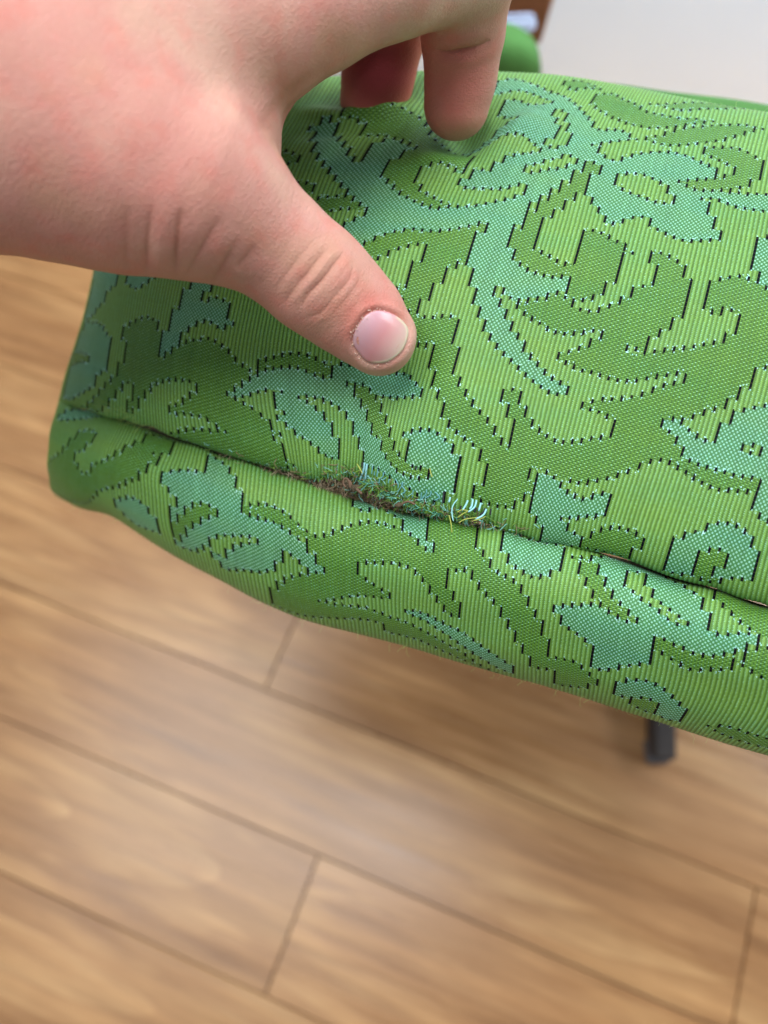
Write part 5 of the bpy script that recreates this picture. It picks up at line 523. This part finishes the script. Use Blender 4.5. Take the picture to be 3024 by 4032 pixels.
def ray_par(P,L):
    q=P-CAMP; D=q@FW; rt=np.array([1,0,0.]); dn=np.cross(FW,rt)
    A=np.stack([(q@rt)/D,(q@dn)/D],-1); l=L-CAMP; dl=l@FW; B=np.stack([(l@rt)/dl,(l@dn)/dl],-1)
    best=np.full(len(P),9.); par=np.zeros(len(P)); n_=len(B)-1
    for i,(a,b_) in enumerate(zip(B[:-1],B[1:])):
        d=b_-a; t=np.clip(((A-a)@d)/(d@d+1e-12),0,1); e=np.linalg.norm(A-a-t[:,None]*d,axis=1); m=e<best; best[m]=e[m]; par[m]=(i+t[m])/n_
    return best*D,par
def ray_seg(P,L):
    """distance measured square to the viewing-side normal: drop the depth axis of the crease plane"""
    q=P-CAMP; D=q@FW; rt=np.array([1,0,0.]); dn=np.cross(FW,rt)
    A=np.stack([(q@rt)/D,(q@dn)/D],-1); l=L-CAMP; dl=l@FW; B=np.stack([(l@rt)/dl,(l@dn)/dl],-1)
    best=np.full(len(P),9.); 
    for a,b_ in zip(B[:-1],B[1:]):
        d=b_-a; t=np.clip(((A-a)@d)/(d@d+1e-12),0,1); best=np.minimum(best,np.linalg.norm(A-a-t[:,None]*d,axis=1))
    return best*D
front=((HN*(CAMP-HV)).sum(1)>0)&(((HV-CAMP)@FW)<.2)
dsp=np.zeros(len(HV))
for w,a,L in CREASES:
    L=np.array(L)*1e-3; t=spl(np.arange(len(L)),L,np.linspace(0,len(L)-1,16)) if len(L)>2 else L
    near=np.abs(((HV-CAMP)@FW)-np.mean((L-CAMP)@FW))<.022
    dd,pr=ray_par(HV,t); w*=1e-3; a*=1e-3
    dd=dd+vnoise(HV,420,31)*.00012; tp_=np.sin(math.pi*np.clip(pr,.02,.98))**.7*(1+.35*vnoise(HV,260,33))
    dsp-=np.where(front&near,tp_*(a*.8*np.exp(-(dd/w)**2)+a*1.1*np.exp(-(dd/(3.6*w))**2)-a*.45*np.exp(-((dd-5.5*w)/(3.*w))**2)),0)
dsp+=vnoise(HV,55,11)*.35e-3+vnoise(HV,160,12)*.10e-3
# the nail sinks slightly into the thumb: a groove round the nail outline
NL=np.array(NAIL)*1e-3; nlc=np.vstack([NL,NL[:1]]); tt=np.arange(len(nlc))
nlc=spl(tt,nlc,np.linspace(0,len(NL),60))
near=((HV-CAMP)@FW<.172)&front
dn=ray_seg(HV,nlc); dsp-=np.where(near,.00050*np.exp(-(dn/.00050)**2)-.00030*np.exp(-((dn-.0014)/.0009)**2),0)
HV=HV+HN*dsp[:,None]
# ------------------------------------------------------------------ skin
def skin():
    m,n,b=mat('skin'); tc=n.new('ShaderNodeTexCoord').outputs['Object']
    big=n.noise(tc,38,3,.55); mid=n.noise(tc,170,3,.6); fine=n.noise(tc,1500,3,.6)
    base=n.ramp(big,[(.30,lin(202,152,128)),(.48,lin(208,150,136)),(.58,lin(212,158,142)),(.72,lin(220,174,154))])
    base=n.mul(base,n.ramp(mid,[(.3,(1.04,.88,.87)),(.5,(1,1,1)),(.7,(.98,1.02,1.0))]))
    base=n.mul(base,n.ramp(fine,[(.3,(.96,.94,.93)),(.7,(1.02,1.02,1.02))]))
    red=n.new('ShaderNodeAttribute'); red.attribute_name='flush_shade'
    base=n.mix(n.m('MINIMUM',red.outputs['Fac'],.8),base,lin(196,92,82)); base=n.mix(n.sstep(.7,1.,red.outputs['Fac']),base,lin(142,54,58))  # skin redness; the deepest red also paints the shade over the middle finger
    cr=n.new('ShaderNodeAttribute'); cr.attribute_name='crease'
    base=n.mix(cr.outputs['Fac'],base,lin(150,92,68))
    n.put(b.inputs['Base Color'],base); b.inputs['Roughness'].default_value=.58; b.inputs['Specular IOR Level'].default_value=.30
    b.inputs['Subsurface Weight'].default_value=.14; b.inputs['Subsurface Radius'].default_value=(1,.32,.18); b.inputs['Subsurface Scale'].default_value=.0022
    vo=n.new('ShaderNodeTexVoronoi'); vo.feature='DISTANCE_TO_EDGE'; vo.inputs['Scale'].default_value=1500; n.nt.links.new(tc,vo.inputs['Vector'])
    st=n.new('ShaderNodeVectorMath',operation='MULTIPLY'); n.nt.links.new(tc,st.inputs[0]); st.inputs[1].default_value=(1,2.2,1)
    def dot(v):
        d=n.new('ShaderNodeVectorMath',operation='DOT_PRODUCT'); n.nt.links.new(tc,d.inputs[0]); d.inputs[1].default_value=v; return d.outputs['Value']
    tx=np.array(HAND['thumb'][0][0][:3])-np.array(HAND['thumb'][0][6][:3]); tx/=np.linalg.norm(tx); ty=np.cross(tx,FW); ty/=np.linalg.norm(ty); tz=np.cross(tx,ty)
    cv=n.new('ShaderNodeCombineXYZ'); n.put(cv.inputs[0],n.m('MULTIPLY',dot(tx),1500.)); n.put(cv.inputs[1],n.m('MULTIPLY',dot(ty),300.)); n.put(cv.inputs[2],n.m('MULTIPLY',dot(tz),300.))
    lines=n.noise(cv.outputs[0],1.,4,.65)
    hgt=n.m('ADD',n.m('MULTIPLY',n.m('MINIMUM',vo.outputs['Distance'],.25),1.6),n.m('ADD',n.m('MULTIPLY',n.noise(st.outputs[0],900,4,.6),.6),n.m('MULTIPLY',lines,1.3)))
    bump(n,hgt,.8,.00019,b)
    return m
def gauss_at(p,r): return np.exp(-((H0-np.array(p)*1e-3)**2).sum(1)/(2*(r*1e-3)**2))
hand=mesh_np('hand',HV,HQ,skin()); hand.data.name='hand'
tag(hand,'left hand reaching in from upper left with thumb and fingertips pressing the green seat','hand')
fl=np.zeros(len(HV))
for p,r,a in FLUSH_SHADE: fl=np.maximum(fl,a*gauss_at(p,r))
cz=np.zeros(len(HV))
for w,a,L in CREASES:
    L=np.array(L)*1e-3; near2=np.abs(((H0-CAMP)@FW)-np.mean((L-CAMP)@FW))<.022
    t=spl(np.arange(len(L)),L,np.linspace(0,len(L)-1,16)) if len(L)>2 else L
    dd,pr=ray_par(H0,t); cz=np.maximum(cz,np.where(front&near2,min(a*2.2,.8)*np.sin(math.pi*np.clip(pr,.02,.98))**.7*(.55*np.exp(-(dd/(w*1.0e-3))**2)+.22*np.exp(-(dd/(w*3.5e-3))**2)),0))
for nm,ar in (('flush_shade',fl),('crease',cz)):
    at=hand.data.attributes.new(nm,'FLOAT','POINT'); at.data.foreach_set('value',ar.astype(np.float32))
# ------------------------------------------------------------------ thumbnail: curved plate lying on the thumb
def nail_mesh():
    c=np.array(NAIL_C)*1e-3; dirc=(c-CAMP)/np.linalg.norm(c-CAMP)
    rim=nlc[:-1]; K=14; pts=[];rad=[]
    for k in range(K+1):
        t=(k/K)**.8; pts.append(c+(rim-c)*t); rad.append(np.full(len(rim),t))
    G=np.array(pts); rad=np.array(rad)
    dirs=(G-CAMP); dirs/=np.linalg.norm(dirs,axis=2,keepdims=True)
    cand=H0[near&front]; 
    q=cand-CAMP; D=q@FW; rt=np.array([1,0,0.]); dnv=np.cross(FW,rt)
    A=np.stack([(q@rt)/D,(q@dnv)/D],-1)
    # quadratic fit of thumb depth under the nail gives the plate its own even curvature
    g=(G.reshape(-1,3)-CAMP); gd=g@FW; B=np.stack([(g@rt)/gd,(g@dnv)/gd],-1)
    b0=B[0]; sel=np.linalg.norm(A-b0,axis=1)<.042; a=A[sel]-b0; d=D[sel]
    Mx=np.stack([np.ones(len(a)),a[:,0],a[:,1],a[:,0]**2,a[:,0]*a[:,1],a[:,1]**2],-1); cf,*_=np.linalg.lstsq(Mx,d,rcond=None)
    e=B-b0; dep=np.stack([np.ones(len(e)),e[:,0],e[:,1],e[:,0]**2,e[:,0]*e[:,1],e[:,1]**2],-1)@cf
    tt=rad.reshape(-1); dep=dep-.00045*(1-.55*tt**4)
    # free edge lifts, sides and root tuck in
    ang=(rim-c)@np.array([.80,-.23,-.53]); fr=np.tile((ang/np.abs(ang).max()),K+1); dep=dep-.00018*np.clip(fr,0,1)*tt+.00025*np.clip(-fr,0,1)*tt**3
    P=CAMP+dep[:,None]*(FW+B[:,:1]*rt+B[:,1:]*dnv)
    R_=len(rim); Q=[]
    for k in range(K):
        for i in range(R_): j=(i+1)%R_; Q.append((k*R_+i,k*R_+j,(k+1)*R_+j,(k+1)*R_+i))
    rimi=[K*R_+i for i in range(R_)]; back=P[rimi]+FW*.0009-(P[rimi]-P[0])*.02; base=len(P); P=np.vstack([P,back])
    for i in range(R_): j=(i+1)%R_; Q.append((K*R_+i,K*R_+j,base+j,base+i))
    Q=np.array(Q); f=np.cross(P[Q[40,2]]-P[Q[40,0]],P[Q[40,3]]-P[Q[40,1]])
    fr2=np.concatenate([fr,fr[-R_:]]); t2=np.concatenate([tt,np.ones(R_)])
    return P,Q,fr2,t2
NP_,NQ_,NFR,NT_=nail_mesh()
def nail_mat():
    m,n,b=mat('thumbnail'); tc=n.new('ShaderNodeTexCoord').outputs['Object']
    e=n.new('ShaderNodeAttribute'); e.attribute_name='edge'; rm=n.new('ShaderNodeAttribute'); rm.attribute_name='rim'
    f=n.m('ADD',e.outputs['Fac'],n.m('MULTIPLY',n.m('SUBTRACT',n.noise(tc,120,2),.5),.16))
    c=n.ramp(f,[(0,lin(206,166,172)),(.22,lin(206,156,164)),(.50,lin(208,144,144)),(.70,lin(210,160,154)),(.84,lin(214,178,166)),(.95,lin(212,184,164)),(1,lin(214,188,162))])
    c=n.mix(n.m('MULTIPLY',n.sstep(.88,.95,rm.outputs['Fac']),n.sstep(.50,.66,e.outputs['Fac'])),c,lin(220,200,176))
    n.put(b.inputs['Base Color'],c); b.inputs['Roughness'].default_value=.30; b.inputs['Subsurface Weight'].default_value=.15; b.inputs['Subsurface Scale'].default_value=.001
    b.inputs['Coat Weight'].default_value=.25; b.inputs['Coat Roughness'].default_value=.2
    return m
nl=mesh_np('thumbnail',NP_,NQ_,nail_mat(),hand)
at=nl.data.attributes.new('edge','FLOAT','POINT'); at.data.foreach_set('value',np.clip(.5+.5*NFR*NT_,0,1).astype(np.float32))
at=nl.data.attributes.new('rim','FLOAT','POINT'); at.data.foreach_set('value',NT_.astype(np.float32))
# dry cuticle flakes round the nail
pa=[];rs=[]
for i in range(120):
    k=int(rng.choice([rng.integers(50,60),rng.integers(0,12),rng.integers(34,48)])) ; p=nlc[k]
    dd=np.linalg.norm(HV-p,axis=1); s=np.flatnonzero(near&front)
    q=p-CAMP; D=q@FW; u_=(q@np.array([1,0,0]))/D; v_=(q@np.cross(FW,[1,0,0]))/D
    hq=HV[s]-CAMP; hd=hq@FW; j=s[((hq[:,0]/hd-u_-rng.normal(0,.0022))**2+((hq@np.cross(FW,[1,0,0]))/hd-v_-rng.normal(0,.0022))**2).argmin()]
    st=HV[j]+HN[j]*.00008; pa.append(curl(st,HN[j]*.00010+rng.normal(0,.00025,3),4,4,.3)); rs.append(rng.uniform(.00004,.00012))
fo=tubes('dry_cuticle',pa,plain('dry_skin',lin(238,208,188),.6),None,rs,4,'stuff'); fo.matrix_parent_inverse=Matrix(); fo.parent=hand
# ------------------------------------------------------------------ floor
n_=np.array([0,0,-1.]); 
FA=np.array(FLOOR_A); FBv=np.array(FLOOR_B); WP=.15778*CAM_H; B0=.09725*CAM_H
def wood():
    m,n,b=mat('oak_laminate'); tcn=n.new('ShaderNodeTexCoord'); oi=n.new('ShaderNodeObjectInfo')
    ad=n.new('ShaderNodeVectorMath',operation='ADD'); n.nt.links.new(tcn.outputs['Object'],ad.inputs[0])
    cx=n.new('ShaderNodeCombineXYZ'); n.put(cx.inputs[0],n.m('MULTIPLY',oi.outputs['Random'],37.)); n.put(cx.inputs[1],n.m('MULTIPLY',oi.outputs['Random'],11.)); n.nt.links.new(cx.outputs[0],ad.inputs[1])
    def sc_(v): 
        s=n.new('ShaderNodeVectorMath',operation='MULTIPLY'); n.nt.links.new(ad.outputs[0],s.inputs[0]); s.inputs[1].default_value=v; return s.outputs[0]
    ob=n.new('ShaderNodeVectorMath',operation='MULTIPLY_ADD'); n.nt.links.new(tcn.outputs['Object'],ob.inputs[0]); ob.inputs[1].default_value=(4.2,36,1)
    cy=n.new('ShaderNodeCombineXYZ'); n.put(cy.inputs[0],n.m('MULTIPLY_ADD',oi.outputs['Random'],1.2,-.6)); n.put(cy.inputs[1],n.m('MULTIPLY_ADD',n.m('FRACT',n.m('MULTIPLY',oi.outputs['Random'],7.3)),1.,-.5)); n.nt.links.new(cy.outputs[0],ob.inputs[2])
    g1=n.noise(sc_((2.6,34,1)),1.5,6,.72); g3=n.noise(sc_((2.2,7,1)),2.,3,.55); g2=n.noise(sc_((5,90,1)),1.,4,.7)
    w=n.new('ShaderNodeTexWave'); w.wave_type='RINGS'; w.rings_direction='Z'; w.inputs['Scale'].default_value=.55; w.inputs['Distortion'].default_value=3.2; w.wave_profile='SAW'; w.inputs['Detail'].default_value=2.5; w.inputs['Detail Scale'].default_value=.7
    n.nt.links.new(ob.outputs[0],w.inputs['Vector'])
    f=n.m('ADD',n.m('MULTIPLY',w.outputs['Fac'],n.m('MULTIPLY',n.sstep(.46,.62,g3),.26)),n.m('ADD',n.m('MULTIPLY',g1,.58),n.m('MULTIPLY',g3,.30)))
    c=n.ramp(f,[(.22,lin(124,86,52)),(.40,lin(162,118,76)),(.54,lin(180,136,90)),(.80,lin(196,154,106))])
    c=n.mul(c,n.ramp(g2,[(.3,(.72,.67,.62)),(.7,(1.18,1.17,1.14))]))
    v=n.maprange(oi.outputs['Random'],0,1,.95,1.04); vv=n.new('ShaderNodeCombineColor'); [n.put(vv.inputs[i],v) for i in range(3)]
    c=n.mul(c,vv.outputs[0])
    n.put(b.inputs['Base Color'],c); n.put(b.inputs['Roughness'],n.maprange(g1,.3,.7,.24,.34)); b.inputs['Specular IOR Level'].default_value=.5
    bump(n,n.m('ADD',g2,f),.25,.0004,b)
    return m
WOOD=wood()
fv=[(-4,-4,-.012),(4,-4,-.012),(4,4,-.012),(-4,4,-.012)]
floor=mesh_np('floor',fv,[(0,1,2,3)],plain('dark_joint',(.16,.11,.07),.8),smooth=False); tag(floor,kind='structure')
PL=.80
def plank_mesh():
    bm=bmesh.new(); bmesh.ops.create_cube(bm,size=1)
    for v in bm.verts: v.co.x*=PL-.0012; v.co.y*=WP-.0010; v.co.z=v.co.z*.010-.005
    bmesh.ops.bevel(bm,geom=[e for e in bm.edges if all(v.co.z>-.001 for v in e.verts)],offset=.0008,segments=2,affect='EDGES')
    me=bpy.data.meshes.new('plank'); bm.to_mesh(me); bm.free(); me.materials.append(WOOD); return me
PM=plank_mesh(); yaw=math.atan2(FA[1],FA[0])
joint={1:.0622*CAM_H,0:-.4447*CAM_H,-1:.2082*CAM_H}
for j in range(-11,13):
    bc=B0-(j+.5)*WP; j0=joint.get(j,random.uniform(0,PL))
    for k in range(-2,3):
        ac=j0+(k+.5)*PL
        if abs(ac)>1.7: continue
        p=FA*ac+FBv*bc
        o=bpy.data.objects.new('plank',PM); o.location=(p[0],p[1],0); o.rotation_euler=(0,0,yaw); link(o,floor)
# ------------------------------------------------------------------ seat parts below and behind
MET=plain('dark_metal',(.050,.040,.036),.75,.0,nz=.2,nscale=60)
def rbox(name,size,loc,rot,m,parent,bev=.004,seg=3):
    bm=bmesh.new(); bmesh.ops.create_cube(bm,size=1)
    for v in bm.verts: v.co=Vector((v.co.x*size[0],v.co.y*size[1],v.co.z*size[2]))
    bmesh.ops.bevel(bm,geom=bm.edges[:],offset=bev,segments=seg,affect='EDGES',profile=.6)
    me=bpy.data.meshes.new(name); bm.to_mesh(me); bm.free(); me.materials.append(m)
    me.polygons.foreach_set('use_smooth',[True]*len(me.polygons))
    o=bpy.data.objects.new(name,me); link(o,parent)
    o.location=loc; o.rotation_euler=rot
    return o
def between(name,p0,p1,wx,wz,m,parent,bev):
    p0=Vector(p0);p1=Vector(p1); d=p1-p0; o=rbox(name,(wx,d.length,wz),(p0+p1)/2,(0,0,0),m,parent,bev); o.rotation_euler=d.to_track_quat('Y','Z').to_euler(); return o
lg=between('base_leg',LEG0,LEG1,.0175,.024,MET,chair,.004); kid(lg)
kid(between('seat_post',LEG1,(LEG1[0],LEG1[1],.40),.03,.03,MET,chair,.008))
kid(rbox('foot_glide',(.0185,.020,.012),(LEG0[0],LEG0[1]+.006,.0065),(0,0,0),plain('grey_plastic',(.10,.10,.11),.35),chair,.004))
# under-pan and rear bulk of the seat
M_GR2=plain('green_cloth',lin(72,124,54),.8,nz=.18,nscale=40)
kid(rbox('seat_pan',(.50,.17,.05),(.20,.19,.400),(0,0,R(-12)),plain('black_underside',(.02,.02,.02),.8),chair,.01))
STR=np.array(REAR)*1e-3
tubes('rear_edge',[spl(np.arange(len(STR)),STR,np.linspace(0,len(STR)-1,24))],M_GR2,chair,[.0105],16)
# ------------------------------------------------------------------ things further back
WALLM=plain('white_paint',lin(212,226,238),.55,nz=.015,nscale=3)
wl=rbox('white_wall',(3.0,.10,2.0),(.2,.86,1.001),(0,0,R(-2)),WALLM,None,.004)
tag(wl,'plain white wall panel behind the green seat, out of focus','wall')
c2=empty('second_chair',(BACK[0][0],BACK[0][1],0)); tag(c2,'out of focus chair with green padding and brown wood, glimpsed right of the index finger','chair')
def kid2(o): o.matrix_parent_inverse=Matrix.Translation(c2.location).inverted(); return o
bm=bmesh.new(); bmesh.ops.create_uvsphere(bm,u_segments=32,v_segments=20,radius=1)
for v in bm.verts:
    k=.6; v.co=Vector([math.copysign(abs(q)**k,q)*s/2 for q,s in zip(v.co,BACK[1])]); v.co.z-=max(v.co.x,0)*.25
me=bpy.data.meshes.new('seat_pad'); bm.to_mesh(me); bm.free(); me.materials.append(M_GR2); me.polygons.foreach_set('use_smooth',[True]*len(me.polygons))
o=bpy.data.objects.new('seat_pad',me); o.location=BACK[0]; o.rotation_euler=(R(8),R(4),R(6)); link(o,c2); kid2(o)
kid2(rbox('wooden_rail',BACK[3],BACK[2],(R(4),R(4),R(6)),plain('brown_wood',lin(120,78,52),.5,nz=.3,nscale=25),c2,.006))
for sx in (-.03,.03):
    kid2(rbox('leg',(.02,.02,BACK[0][2]-.02),(BACK[0][0]+sx,BACK[0][1]+.01,(BACK[0][2]-.02)/2),(0,0,0),plain('brown_wood_leg',lin(110,72,48),.5,nz=.3,nscale=25),c2,.003))
cl=rbox('folded_cloth',BACK[5],BACK[4],(R(10),R(2),R(6)),plain('pale_cloth',lin(150,158,180),.9,nz=.2,nscale=60),None,.006,4)
tag(cl,'pale bluish folded cloth lying on the out of focus green chair','cloth')
